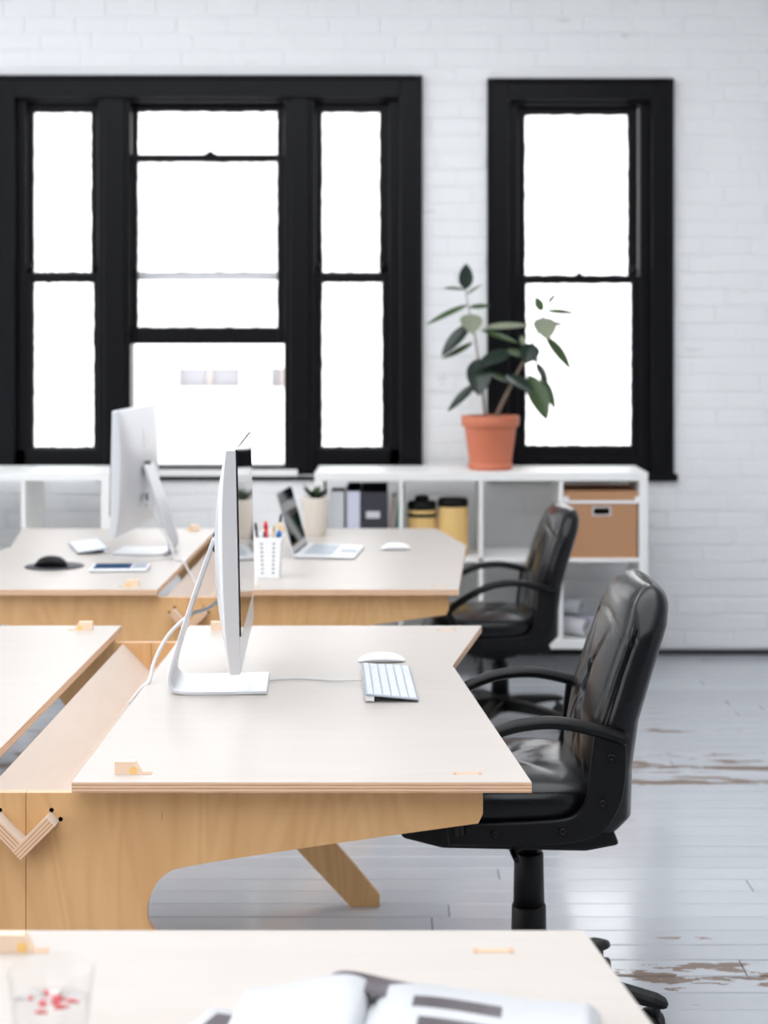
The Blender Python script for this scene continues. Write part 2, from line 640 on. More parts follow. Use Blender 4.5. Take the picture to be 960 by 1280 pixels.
def build_floor():
    f = MB().box(XL, XR, YB, D_WALL + WALL_T, -0.12, -0.006).build('floor', 'hole')
    tag(f, 'worn grey-white painted floorboards with flaked brown patches', 'floor', kind='structure')
    bw = 0.0965
    y_ref = 3.778
    k0 = int((1.35 - y_ref) / bw) - 1
    k1 = int((D_WALL - y_ref) / bw) + 1
    meshes = {}

    def plank(x0, x1, y0, y1):
        L, W = round(x1 - x0, 3), round(y1 - y0, 4)
        if (L, W) not in meshes:
            e = 0.002
            m = MB()
            m.add([(-L / 2, -W / 2, -.016), (L / 2, -W / 2, -.016), (L / 2, W / 2, -.016), (-L / 2, W / 2, -.016),
                   (-L / 2, -W / 2, -e), (L / 2, -W / 2, -e), (L / 2, W / 2, -e), (-L / 2, W / 2, -e),
                   (-L / 2 + e, -W / 2 + e, 0), (L / 2 - e, -W / 2 + e, 0), (L / 2 - e, W / 2 - e, 0), (-L / 2 + e, W / 2 - e, 0)],
                  [(0, 1, 5, 4), (1, 2, 6, 5), (2, 3, 7, 6), (3, 0, 4, 7), (4, 5, 9, 8), (5, 6, 10, 9), (6, 7, 11, 10), (7, 4, 8, 11), (8, 9, 10, 11)])
            meshes[(L, W)] = m.mesh('plank', 'floor')
        link('plank', meshes[(L, W)], f, ((x0 + x1) / 2, (y0 + y1) / 2, random.uniform(-.0008, 0)), (random.uniform(-.006, .006), 0, 0))
    cuts = {0: [0.075], 1: [-2.2, 2.0], 2: [1.3, -1.2]}
    for k in range(k0, k1):
        y0 = y_ref + k * bw
        y1 = min(y0 + bw - 0.0042, D_WALL + 0.003)
        if y1 - y0 < 0.02:
            continue
        xs = [XL, random.uniform(-3.3, -1.5), random.uniform(-0.8, 3.0), XR - .01]
        xs = [q for i_, q in enumerate(xs) if i_ != 2 or q < 2.6]
        if k in (3,):
            xs = [XL, -2.6, 0.073, XR]
        for a, c in zip(xs, xs[1:]):
            plank(a, c - 0.0015, y0, y1)
    r = MB().box(XL, XR, YB, y_ref + k0 * bw - 0.002, -.016, 0).build('board_area', 'floor', f)
    r['kind'] = 'stuff'


build_floor()
tag(MB().box(XL, XR, D_WALL - .012, D_WALL + 0.002, 0.001, 0.026).build('gap_shade_1', 'dark_grey', bevel=.004), 'thin dark strip for the shadowed gap where the brick wall meets the floor', 'gap_shade', kind='structure')  # dark colour stands in for the shadowed gap at the wall foot
SKY = (-2.8, 1.2, -1.8, 6.15)       # unseen roof opening added above the desks to let daylight in
cb = MB()
cb.box(XL, SKY[0], YB, D_WALL + WALL_T, ZC, ZC + .15)
cb.box(SKY[1], XR, YB, D_WALL + WALL_T, ZC, ZC + .15)
cb.box(SKY[0], SKY[1], YB, SKY[2], ZC, ZC + .15)
cb.box(SKY[0], SKY[1], SKY[3], D_WALL + WALL_T, ZC, ZC + .15)
ceil = tag(cb.build('ceiling', 'ceiling'), 'plain white ceiling with a long opening added to light the desks', 'ceiling', kind='structure')
for i in range(1, 6):
    xx = SKY[0] + (SKY[1] - SKY[0]) * i / 6
    MB().box(xx - .03, xx + .03, SKY[2], SKY[3], ZC + .02, ZC + .12).build('glazing_bar', 'ceiling', ceil)  # bars across the added roof opening
tag(MB().box(XL, XR, YB - .2, YB, 0, ZC).build('wall_rear', 'rear_wall'), 'unseen grey wall added behind the viewer', 'wall', kind='structure')  # out of view; grey tone dims what black surfaces reflect
lw_ = MB().box(XL - .25, XL, YB, D_WALL + WALL_T, 0, .5)  # unseen left wall, its openings added to let daylight in
lw_.box(XL - .25, XL, YB, D_WALL + WALL_T, 3.4, ZC)
for yy in (YB, -.6, 2.2, 5.0, 7.4):
    lw_.box(XL - .25, XL, yy, yy + .3, .5, 3.4)
tag(lw_.build('wall_left', 'ceiling'), 'plain side wall left of the desks with tall window openings added for daylight', 'wall', kind='structure')
tag(MB().box(XR, XR + .2, YB, D_WALL + WALL_T, 0, ZC).build('wall_right', 'ceiling'), 'plain white side wall added out of view right of the desks', 'wall', kind='structure')  # unseen wall added for the lighting


# ------------------------------------------------------------------ windows
def ring(b, x0, x1, z0, z1, l, r, t, bt, y0, y1):
    b.box(x0, x0 + l, y0, y1, z0, z1)
    b.box(x1 - r, x1, y0, y1, z0, z1)
    b.box(x0 + l, x1 - r, y0, y1, z1 - t, z1)
    b.box(x0 + l, x1 - r, y0, y1, z0, z0 + bt)


def board(name, win, x0, x1, y0, y1, z0, z1, bev=.006):
    return MB().box(x0, x1, y0, y1, z0, z1).build(name, 'black_paint', win, bevel=bev)


def sash(win, gx0, gy0, gx1, gy1, ox0, oy0, ox1, oy1, dep, glazed=True, wob=True):
    """one sash: glass edges g*, outer edges o* as seen, front face at wall depth + dep"""
    d = D_WALL + dep
    X0, X1, Z0, Z1 = wx(ox0, d), wx(ox1, d), wz(oy1, d), wz(oy0, d)
    gX0, gX1, gZ0, gZ1 = wx(gx0, d), wx(gx1, d), wz(gy1, d), wz(gy0, d)
    s = MB().box(X0, gX0, d, d + .045, Z0, Z1).build('sash', 'black_paint', win, bevel=.005)
    for (a, c, e, f2, nm) in ((gX1, X1, Z0, Z1, 'stile'), (gX0, gX1, gZ1, Z1, 'top_rail'), (gX0, gX1, Z0, gZ0, 'bottom_rail')):
        MB().box(a, c, d + .001, d + .044, e, f2).build(nm, 'black_paint', s, bevel=.004)
    # putty and lumpy paint that eats into the glass edge
    m = MB()
    rnd = random.Random(int(gx0 * 7 + gy0))
    for (a, c, zz, sg) in ((gX0, gX1, gZ1, -1), (gX0, gX1, gZ0, 1)):
        n = 26
        pts = [(a, zz)] + [(a + (c - a) * i / n, zz + sg * (.003 + .006 * rnd.random() ** 2)) for i in range(n + 1)] + [(c, zz)]
        m.prism(pts, d + .012, d + .026, 'y')
    for (xx, sg) in ((gX0, 1), (gX1, -1)):
        n = 30
        pts = [(xx, gZ0)] + [(xx + sg * (.002 + .005 * rnd.random() ** 2), gZ0 + (gZ1 - gZ0) * i / n) for i in range(n + 1)] + [(xx, gZ1)]
        m.prism(pts, d + .012, d + .026, 'y')
    m.build('putty_bead', 'black_paint', s)
    if glazed:
        MB().box(gX0 - .004, gX1 + .004, d + .018, d + .022, gZ0 - .004, gZ1 + .004).build('pane', 'glass', s)
    return s


def casing(win, ox0, ox1, oy0, oy1, wpx):
    d = D_WALL - .02
    X0, X1, Z0, Z1 = wx(ox0, d), wx(ox1, d), wz(oy1, d), wz(oy0, d)
    w = wpx * d / F_PX
    for (a, c, e, f2, nm) in ((X0, X0 + w, Z0, Z1, 'casing'), (X1 - w, X1, Z0, Z1, 'casing'), (X0 + w, X1 - w, Z1 - w, Z1, 'casing')):
        board(nm, win, a, c, d, D_WALL + .02, e, f2, .004)
    e = .016   # raised outer bead
    for (a, c, p, q) in ((X0 - .004, X0 + e, Z0, Z1 + .004), (X1 - e, X1 + .004, Z0, Z1 + .004), (X0 + e, X1 - e, Z1 - e, Z1 + .004)):
        board('bead', win, a, c, d - .014, D_WALL + .006, p, q, .006)
    return X0, X1, Z0, Z1, w


W1 = thing('window_1', 'wide black triple sash window with its middle sash raised', 'window', kind='structure')
casing(W1, -9, 527, 95, 588, 27)
dj = D_WALL + .012


def post(win, x0, x1, y0, y1, dep, thick=.13, nm='mullion', bev=.006):
    d = D_WALL + dep
    return board(nm, win, wx(x0, d), wx(x1, d), d, d + thick, wz(y1, d), wz(y0, d), bev)


post(W1, 18, 33, 118, 590, .03, nm='jamb')
post(W1, 486, 500, 118, 590, .03, nm='jamb')
post(W1, 122, 163, 118, 590, .01)
post(W1, 355, 394, 118, 590, .01)
post(W1, 129, 156, 118, 590, -.004, .02, 'mullion_face')
post(W1, 362, 387, 118, 590, -.004, .02, 'mullion_face')
post(W1, 18, 500, 118, 127, .02, nm='head')
for (g0, g1) in ((41, 114), (402, 475)):
    sash(W1, g0, 139, g1, 341, g0 - 9, 126, g1 + 13, 352, .075)
    sash(W1, g0, 352, g1 + 3, 560, g0 - 9, 342, g1 + 11, 577, .035)
    for hx in (g0 - 4, g1 + 4):      # curved horns under the meeting rail
        c = at(hx, 334, D_WALL + .07)
        b = MB()
        b.lathe([(.0, -.02), (.016, -.018), (.018, 0), (.012, .02), (.0, .024)], 12)
        b.build('sash_horn', 'black_paint', W1, c)
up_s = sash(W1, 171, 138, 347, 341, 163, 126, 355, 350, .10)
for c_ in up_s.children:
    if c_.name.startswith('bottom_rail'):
        c_.data.materials[0] = M['glare_pale']  # rail coloured pale as if washed out by window glare
sash(W1, 171, 201, 347, 410, 163, 193, 355, 430, .045)
latch = MB()
latch.lathe([(.0, 0), (.03, 0), (.03, .01), (.012, .016), (.01, .024), (.0, .026)], 14)
latch.build('sash_latch', 'black_paint', W1, at(263, 195, D_WALL + .06))
post(W1, 18, 161, 561, 592, .03, nm='bottom_rail')
post(W1, 360, 500, 560, 592, .03, nm='bottom_rail')
d = D_WALL + .02
board('sill', W1, wx(150, d), wx(372, d), D_WALL - .01, D_WALL + .16, wz(586.5, d), wz(581.5, d), .004)
MB().box(wx(150), wx(372), D_WALL - .012, D_WALL + .1, wz(595), wz(586.5)).build('sill_board', 'white_lam', W1)
board('apron', W1, wx(120), wx(395), D_WALL - .02, D_WALL + .02, wz(600), wz(595), .003)

W2 = thing('window_2', 'single black sash window behind the rubber plant', 'window', kind='structure')
casing(W2, 610, 841, 99, 600, 26)
post(W2, 636, 648, 122, 592, .03, nm='jamb')
post(W2, 800, 815, 122, 592, .03, nm='jamb')
post(W2, 636, 815, 122, 131, .02, nm='head')
sash(W2, 656, 142, 786, 345, 647, 130, 797, 354, .075)
sash(W2, 657, 353, 790, 558, 647, 345, 801, 577, .035)
c = at(793, 338, D_WALL + .07)
MB().lathe([(.0, -.02), (.016, -.018), (.018, 0), (.012, .02), (.0, .024)], 12).build('sash_horn', 'black_paint', W2, c)
MB().lathe([(.0, 0), (.03, 0), (.03, .01), (.012, .016), (.01, .024), (.0, .026)], 14).build('sash_latch', 'black_paint', W2, at(724, 347, D_WALL + .055))
post(W2, 636, 815, 572, 594, .02, nm='bottom_rail')
board('sill', W2, wx(606), wx(846), D_WALL - .035, D_WALL + .03, wz(601), wz(592), .005)


# ------------------------------------------------------------------ house across the street
def build_house():
    D = 15.0
    h = thing('neighbouring_house', 'pale overexposed house across the street seen through the windows', 'building', (0, D, 0))
    X = lambda x: (x - XV) * D / F_PX
    Z = lambda y: CAM_H - (y - YV) * D / F_PX
    wins = [(222, 300, 460, 484), (338, 368, 460, 484)]
    zz0, zz1 = Z(484), Z(460)
    m = MB()
    m.box(-14, 14, 0, .3, -4, zz0)
    m.box(-14, 14, 0, .3, zz1, Z(456))
    xs = sorted((X(a), X(b_)) for a, b_, _, _ in wins)
    p = -14
    for a, b_ in xs:
        m.box(p, a, 0, .3, zz0, zz1)
        p = b_
    m.box(p, 14, 0, .3, zz0, zz1)
    m.build('facade_wall', 'facade', h)
    MB().box(-14, 14, -.5, .3, Z(456), Z(425)).build('fascia', 'facade', h)
    MB().box(-14, 14, -.35, .3, Z(425), Z(150)).build('upper_wall', 'facade', h)
    MB().box(-14.3, 14.3, -.6, .3, Z(150), Z(138)).build('cornice', 'facade', h)
    for a, b_ in xs:
        w = MB().box(a, b_, .12, .16, zz0, zz1).build('window', 'facade_win', h)
        MB().box((a + b_) / 2 - .02, (a + b_) / 2 + .02, .08, .12, zz0, zz1).build('glazing_bar', 'facade_post', w)
    for x in (188, 312):
        MB().box(X(x) - .06, X(x) + .06, -.06, 0, Z(476), Z(456)).build('bracket', 'facade_post', h)


build_house()


# ================================================================== SHELVES
SH_F, SH_B, SH_TOP, SH_BOT = 7.07, 7.46, .915, .135


def shelf(x0, label):
    W, t, ti = 1.474, .038, .017
    s = thing('cube_shelf', label, 'shelf', (x0, SH_F, 0), 0, 'white cube shelving along the brick wall')
    dp = SH_B - SH_F
    MB().box(0, W, 0, dp, SH_TOP - t, SH_TOP).build('top_board', 'white_lam', s, bevel=.002)
    MB().box(0, W, 0, dp, SH_BOT, SH_BOT + t).build('bottom_board', 'white_lam', s, bevel=.002)
    for a in (0, W - t):
        MB().box(a, a + t, 0, dp, SH_BOT + t, SH_TOP - t).build('side_board', 'white_lam', s, bevel=.002)
    zm = .526
    pitch = (W - 2 * t + ti) / 4
    for i in range(4):
        a = t + i * pitch
        MB().box(a, a + pitch - ti, .002, dp, zm - ti / 2, zm + ti / 2).build('shelf_board', 'white_lam', s, bevel=.001)
        if i:
            for (z0, z1) in ((SH_BOT + t, zm - ti / 2), (zm + ti / 2, SH_TOP - t)):
                MB().box(a - ti, a, .002, dp, z0, z1).build('divider', 'white_lam', s, bevel=.001)
    for cx in (.06, W / 2, W - .06):
        for cy in (.06, dp - .06):
            c = MB()
            c.box(cx - .02, cx + .02, cy - .02, cy + .02, SH_BOT - .012, SH_BOT)
            c.box(cx - .018, cx - .012, cy - .012, cy + .012, .045, SH_BOT - .01)
            c.box(cx + .012, cx + .018, cy - .012, cy + .012, .045, SH_BOT - .01)
            k = c.build('castor', 'steel', s)
            wv = MB().lathe([(0, -.011), (.05, -.011), (.056, -.006), (.056, .006), (.05, .011), (0, .011)], 20)
            wv.xf(Matrix.Translation((cx, cy, .056)) @ Matrix.Rotation(PI / 2, 4, 'Y'))
            wv.build('wheel', 'rubber', k)
    return s, pitch, t, ti


sx0 = -.396
shelf(sx0, 'white cube shelf on castors under the potted rubber plant')
shelf(-1.30 - 1.474, 'white cube shelf behind the left desks, left of the raised sash')
CELL = [sx0 + .038 + i * ((1.474 - .076 + .017) / 4) for i in range(4)]
ZM = .526 + .0085
ZB = SH_BOT + .038


# things on the shelf -------------------------------------------------
def book(name, label, cat, x0, x1, z1, cover, page, lean=0.0, dep=.23, y=SH_F + .03, t=.0025, z0=ZM, group=None):
    o = thing(name, label, cat, (x0, y, z0), 0, group)
    o.rotation_euler = (0, lean, 0)
    w, h = x1 - x0, z1 - z0
    b = MB()
    b.box(0, t, 0, dep, 0, h)
    b.box(w - t, w, 0, dep, 0, h)
    b.box(t, w - t, 0, t, 0, h)
    b.build('cover', cover, o, bevel=.001)
    MB().box(t, w - t, t, dep - .004, .002, h - .006).build('page_block', page, o)
    return o


G = 'files and books in the left shelf cell'
book('box_file', 'pale grey book with brown top edge beside the dark files', 'book', at(413, 640, 7.1).x, at(430, 640, 7.1).x, at(0, 614, 7.1).z, 'grey_book', 'brown_top', group=G)


def magazine_file(x0, x1, label, face, zf):
    o = thing('magazine_file', label, 'file', (x0, SH_F + .03, ZM), 0, G)
    w = x1 - x0
    h = at(0, 609, 7.1).z - ZM
    t = .003
    for a in (0, w - t):
        MB().prism([(0, 0), (.25, 0), (.25, h), (.10, h), (.0, h - .0)], a, a + t, 'x').build('side_panel', 'navy', o)
    MB().box(t, w - t, 0, t, 0, h - zf).build('front_panel', face, o)
    MB().box(t, w - t, .25 - t, .25, 0, h).build('rear_panel', 'navy', o)
    return o, w, h


x = [at(p, 640, 7.1).x for p in (433, 451, 484)]
o, w, h = magazine_file(x[0], x[1] - .001, 'navy magazine file with a pale lilac front panel', 'lilac', .018)
o, w, h = magazine_file(x[1] + .001, x[2], 'dark grey magazine file with a white label plate', 'binder', .022)
MB().box(w * .2, w * .72, -.003, 0, h * .56, h * .56 + .03).build('label_plate', 'paper', o)
book('folder', 'green folder leaning against the shelf divider', 'folder', at(492, 640, 7.1).x, at(499, 640, 7.1).x, at(0, 607, 7.1).z, 'green', 'tan', lean=.075, group=G)
book('notebook', 'thin tan notebook leaning under the green folder', 'book', at(484.5, 640, 7.1).x, at(488, 640, 7.1).x, at(0, 612, 7.1).z - .04, 'tan', 'paper', lean=.075, group=G)


def canister(xa, xb, ytop, band, label):
    a, b_ = at(xa, 640, 7.15).x, at(xb, 640, 7.15).x
    r = (b_ - a) / 2
    top = at(0, ytop, 7.15).z - ZM
    o = thing('storage_canister', label, 'canister', ((a + b_) / 2, 7.19, ZM), 0, 'honey coloured canisters on the shelf')
    MB().lathe([(0, 0), (r * .92, 0), (r * .98, .02), (r, .12), (r * .98, top - .05), (r * .95, top - .04), (0, top - .04)], 32, sy=.9).build('body', 'yellow', o)
    MB().lathe([(0, top - .042), (r * .99, top - .042), (r * 1.0, top - .02), (r * .9, top - .004), (0, top)], 32, sy=.9).build('lid', 'black_plastic', o)
    if band:
        MB().lathe([(r * .985, top - .075), (r * 1.01, top - .073), (r * 1.01, top - .06), (r * .985, top - .058)], 32, sy=.9).build('band', 'black_plastic', o)
        MB().lathe([(0, top), (.03, top), (.034, top + .012), (.02, top + .022), (0, top + .024)], 20).build('lid_knob', 'black_plastic', o)
    return o


canister(509, 546, 626, True, 'honey coloured canister with black band and knobbed black lid')
canister(547, 586, 622, False, 'taller honey coloured canister with plain black lid')


def archive_box():
    a, b_ = CELL[3] + .008, CELL[3] + .33
    o = thing('archive_box', 'brown cardboard archive box with lid in the top shelf cell', 'box', ((a + b_) / 2, SH_F + .02, ZM))
    w = (b_ - a) / 2
    zt = at(0, 629, 7.09).z - ZM
    h = MB()
    t = .004
    hx0, hx1 = at(742, 0, 7.09).x - (a + b_) / 2, at(762, 0, 7.09).x - (a + b_) / 2
    hz0, hz1 = at(0, 643, 7.09).z - ZM, at(0, 635, 7.09).z - ZM
    h.box(-w, hx0, 0, t, 0, zt)
    h.box(hx1, w, 0, t, 0, zt)
    h.box(hx0, hx1, 0, t, 0, hz0)
    h.box(hx0, hx1, 0, t, hz1, zt)
    h.box(-w, -w + t, t, .33, 0, zt)
    h.box(w - t, w, t, .33, 0, zt)
    h.box(-w, w, .33, .33 + t, 0, zt)
    h.box(-w, w, t, .33, 0, t)
    h.build('body', 'cardboard', o)
    g = MB()
    e = .006
    ring(g, hx0 - e, hx1 + e, hz0 - e, hz1 + e, e, e, e, e, -.002, .001)
    g.build('handle_frame', 'paper', o)
    lid = MB()
    lz = at(0, 614, 7.09).z - ZM
    lid.box(-w - .004, w + .004, -.004, .34, zt + .012, lz)
    l = lid.build('lid', 'cardboard', o, bevel=.002)
    rim = MB()
    rim.box(-w - .005, w + .005, -.006, .342, zt, zt + .012)
    rim.build('lid_edge', 'white_plastic', l)
    for sgn in (-1, 1):
        MB().box(sgn * w - .014 + .004 * sgn, sgn * w + .014 + .004 * sgn * -1, -.007, -.004, zt + .012, zt + .03).build('lid_corner', 'white_plastic', l)


archive_box()


def roll(p, q, r, label, mat):
    p, q = Vector(p), Vector(q)
    o = thing('paper_roll', label, 'paper roll', p, 0, 'rolled papers on the bottom shelf')
    L = (q - p).length
    m = MB()
    n = 56
    # a spiral of paper
    inner, outer = [], []
    turns = 3.2
    for i in range(n + 1):
        a = 2 * PI * turns * i / n
        rr = r * (.42 + .58 * i / n)
        inner.append((rr * math.cos(a), rr * math.sin(a)))
        outer.append(((rr + r * .07) * math.cos(a), (rr + r * .07) * math.sin(a)))
    prof = inner + outer[::-1]
    vs = [(x_, y_, 0) for x_, y_ in prof] + [(x_, y_, L) for x_, y_ in prof]
    k = len(prof)
    fs = [(i, (i + 1) % k, k + (i + 1) % k, k + i) for i in range(k)]
    for base in (0, k):
        for i in range(n):
            fs.append((base + i, base + i + 1, base + k - 2 - i, base + k - 1 - i))
    m.add(vs, fs)
    rot = Vector((0, 0, 1)).rotation_difference(q - p).to_matrix().to_4x4()
    m.xf(rot)
    m.build('paper_sheet', mat, o)
    return o


roll((.62, 7.31, ZB + .045), (.815, 7.13, ZB + .045), .041, 'white rolled paper lying lowest on the bottom shelf', 'paper')
roll((.67, 7.40, ZB + .043), (.90, 7.24, ZB + .043), .039, 'lilac rolled paper behind the white roll', 'paper_purple')
roll((.585, 7.375, ZB + .128), (.80, 7.205, ZB + .118), .037, 'bluish paper roll on top of the other two', 'grey_book')


# ------------------------------------------------------------------ rubber plant
def leaf_mesh(L, W, curl=.15, fold=.25):
    m = MB()
    n, k = 10, 4
    vs = []
    for i in range(n + 1):
        u = i / n
        w = W / 2 * (math.sin(PI * min(1, u ** .85)) ** .75) if 0 < u < 1 else .0012
        if u > .85:
            w *= 1
        for j in range(-k, k + 1):
            v = j / k
            vs.append((u * L, v * w, -curl * L * u * u + abs(v) ** 1.3 * w * fold))
    q = 2 * k + 1
    fs = [(i * q + j, i * q + j + 1, (i + 1) * q + j + 1, (i + 1) * q + j) for i in range(n) for j in range(q - 1)]
    m.add(vs, fs, 0, True)
    lo = [(x_, y_, z_ - .0012) for x_, y_, z_ in vs]
    m.add(lo, [f[::-1] for f in fs], 0, True)
    return m


def place_leaf(plant, base, tip, W, mat, facing=(0, -1, 0.3), curl=.12, fold=.25):
    """leaf from base to tip (world), upper face turned to facing"""
    base, tip = Vector(base), Vector(tip)
    ax = tip - base
    L = ax.length
    ax.normalize()
    up = Vector(facing)
    up = (up - ax * up.dot(ax)).normalized()
    sd = up.cross(ax)
    m = leaf_mesh(L, W, curl, fold)
    R = Matrix((ax, sd, up)).transposed().to_4x4()
    m.xf(R)
    o = m.build('leaf', mat, plant, base - plant.location)
    return o


def rubber_plant():
    d0 = 7.25
    base = at(613, 588, 7.20)
    P = thing('potted_rubber_plant', 'rubber plant in a terracotta pot on the white shelf', 'plant', (at(613, 0, d0).x, d0, SH_TOP))
    R, H = .129, .243
    pot = MB().lathe([(0, 0), (.094, 0), (.100, .004), (.101, .026), (.094, .03), (.096, .034), (.117, H - .055), (.119, H - .05), (.128, H - .048), (.130, H - .044), (.131, H - .004), (.129, H), (.118, H), (.116, H - .03), (.0, H - .03)], 40)
    p = pot.build('pot', 'terracotta', P)
    s = MB().lathe([(0, H - .026), (.06, H - .024), (.117, H - .029)], 24)
    s.build('soil', 'soil', p)
    T = lambda x_, y_, dd=0: at(520 + x_ / 3.692, 310 + y_ / 3.692, d0 + dd)
    L = lambda v: Vector(v) - P.location
    st1 = [(320, 800, 0), (308, 660, -.02), (285, 500, -.03), (270, 390, -.02), (245, 290, -.01), (228, 195, 0)]
    st2 = [(360, 800, 0), (400, 710, 0), (440, 630, .01), (475, 560, .01), (520, 480, 0), (555, 400, -.01), (590, 300, 0)]
    for st, r0 in ((st1, .006), (st2, .010)):
        pts = [L(T(*q)) for q in st]
        path = bez(pts, 6)
        n = len(path)
        MB().tube(path, [r0 * (1 - .7 * i / n) for i in range(n)], 8).build('stem', 'stem', P)
    up = (0, -.6, .8)
    fr = (0, -1, .15)
    V = [  # base, tip (crop units), depth base, depth tip, width px*, material, facing
        ((228, 192), (232, 72), 0, -.02, 64, 'leaf_dark', fr),
        ((228, 194), (128, 180), 0, -.05, 34, 'leaf_mid', (0, -.5, 1)),
        ((235, 215), (302, 163), .0, .06, 16, 'leaf_pale', (-.7, -.5, .3)),
        ((240, 262), (45, 345), 0, -.03, 36, 'leaf_mid', (.25, -.6, .9)),
        ((245, 275), (346, 262), 0, .05, 20, 'leaf_mid', (0, -.25, 1)),
        ((250, 305), (262, 390), -.02, -.15, 95, 'leaf_pale', (0, -1, .9)),
        ((250, 350), (115, 492), -.01, -.06, 62, 'leaf_dark', (-.4, -1, .4)),
        ((262, 435), (120, 516), 0, .02, 30, 'leaf_mid', (0, -.6, -.5)),
        ((310, 370), (524, 348), -.01, -.02, 46, 'leaf_pale', (0, -.6, .8)),
        ((300, 378), (472, 432), 0, -.04, 24, 'leaf_mid', (.1, -.4, .9)),
        ((440, 475), (285, 540), 0, -.11, 78, 'leaf_dark', (-.1, -.9, .9)),
        ((292, 510), (290, 675), -.03, -.13, 108, 'leaf_dark', (0, -1, .5)),
        ((280, 625), (143, 748), -.02, -.06, 48, 'leaf_dark', (-.3, -.8, .7)),
        ((535, 440), (510, 530), -.03, -.09, 88, 'leaf_dark', (0, -1, .5)),
        ((500, 450), (486, 402), 0, .02, 28, 'leaf_pale', fr),
        ((520, 480), (566, 528), 0, .03, 34, 'leaf_pale', fr),
        ((420, 470), (500, 500), -.01, -.03, 40, 'leaf_mid', (0, -.7, .8)),
        ((335, 575), (435, 618), 0, -.03, 36, 'leaf_mid', (0, -.6, .8)),
        ((415, 585), (545, 660), -.02, -.12, 70, 'leaf_dark', (.2, -.8, .9)),
        ((520, 585), (608, 790), -.01, -.09, 92, 'leaf_mid', (.3, -1, .3)),
        ((575, 590), (648, 745), 0, -.04, 50, 'leaf_mid', (.6, -.8, .2)),
        ((555, 530), (608, 615), 0, -.03, 32, 'leaf_dark', fr),
        ((600, 410), (718, 553), 0, -.05, 56, 'leaf_mid', (.5, -.9, .5)),
        ((585, 320), (607, 415), -.01, -.15, 100, 'leaf_pale', (0, -1, .9)),
        ((575, 345), (684, 350), -.02, .0, 18, 'leaf_dark', (0, -.25, 1)),
        ((583, 292), (552, 225), 0, 0, 40, 'leaf_mid', fr),
        ((612, 258), (643, 207), 0, .03, 12, 'leaf_mid', (-.7, -.3, .3)),
        ((600, 290), (740, 297), 0, .01, 18, 'leaf_mid', (0, -.3, 1)),
    ]
    for b_, t_, db, dt, wpx, mat, fc in V:
        if wpx < 25:
            fc = (fc[0], -.8, .5)
        place_leaf(P, T(b_[0], b_[1], db), T(t_[0], t_[1], dt), max(wpx, 26) * 1.08 / 3.692 * d0 / F_PX, mat, fc, .06, .22)


rubber_plant()


# ================================================================== DESKS
CX = -.669           # centre line of the desk blocks
TOP_Z, T_PLY = .731, .018


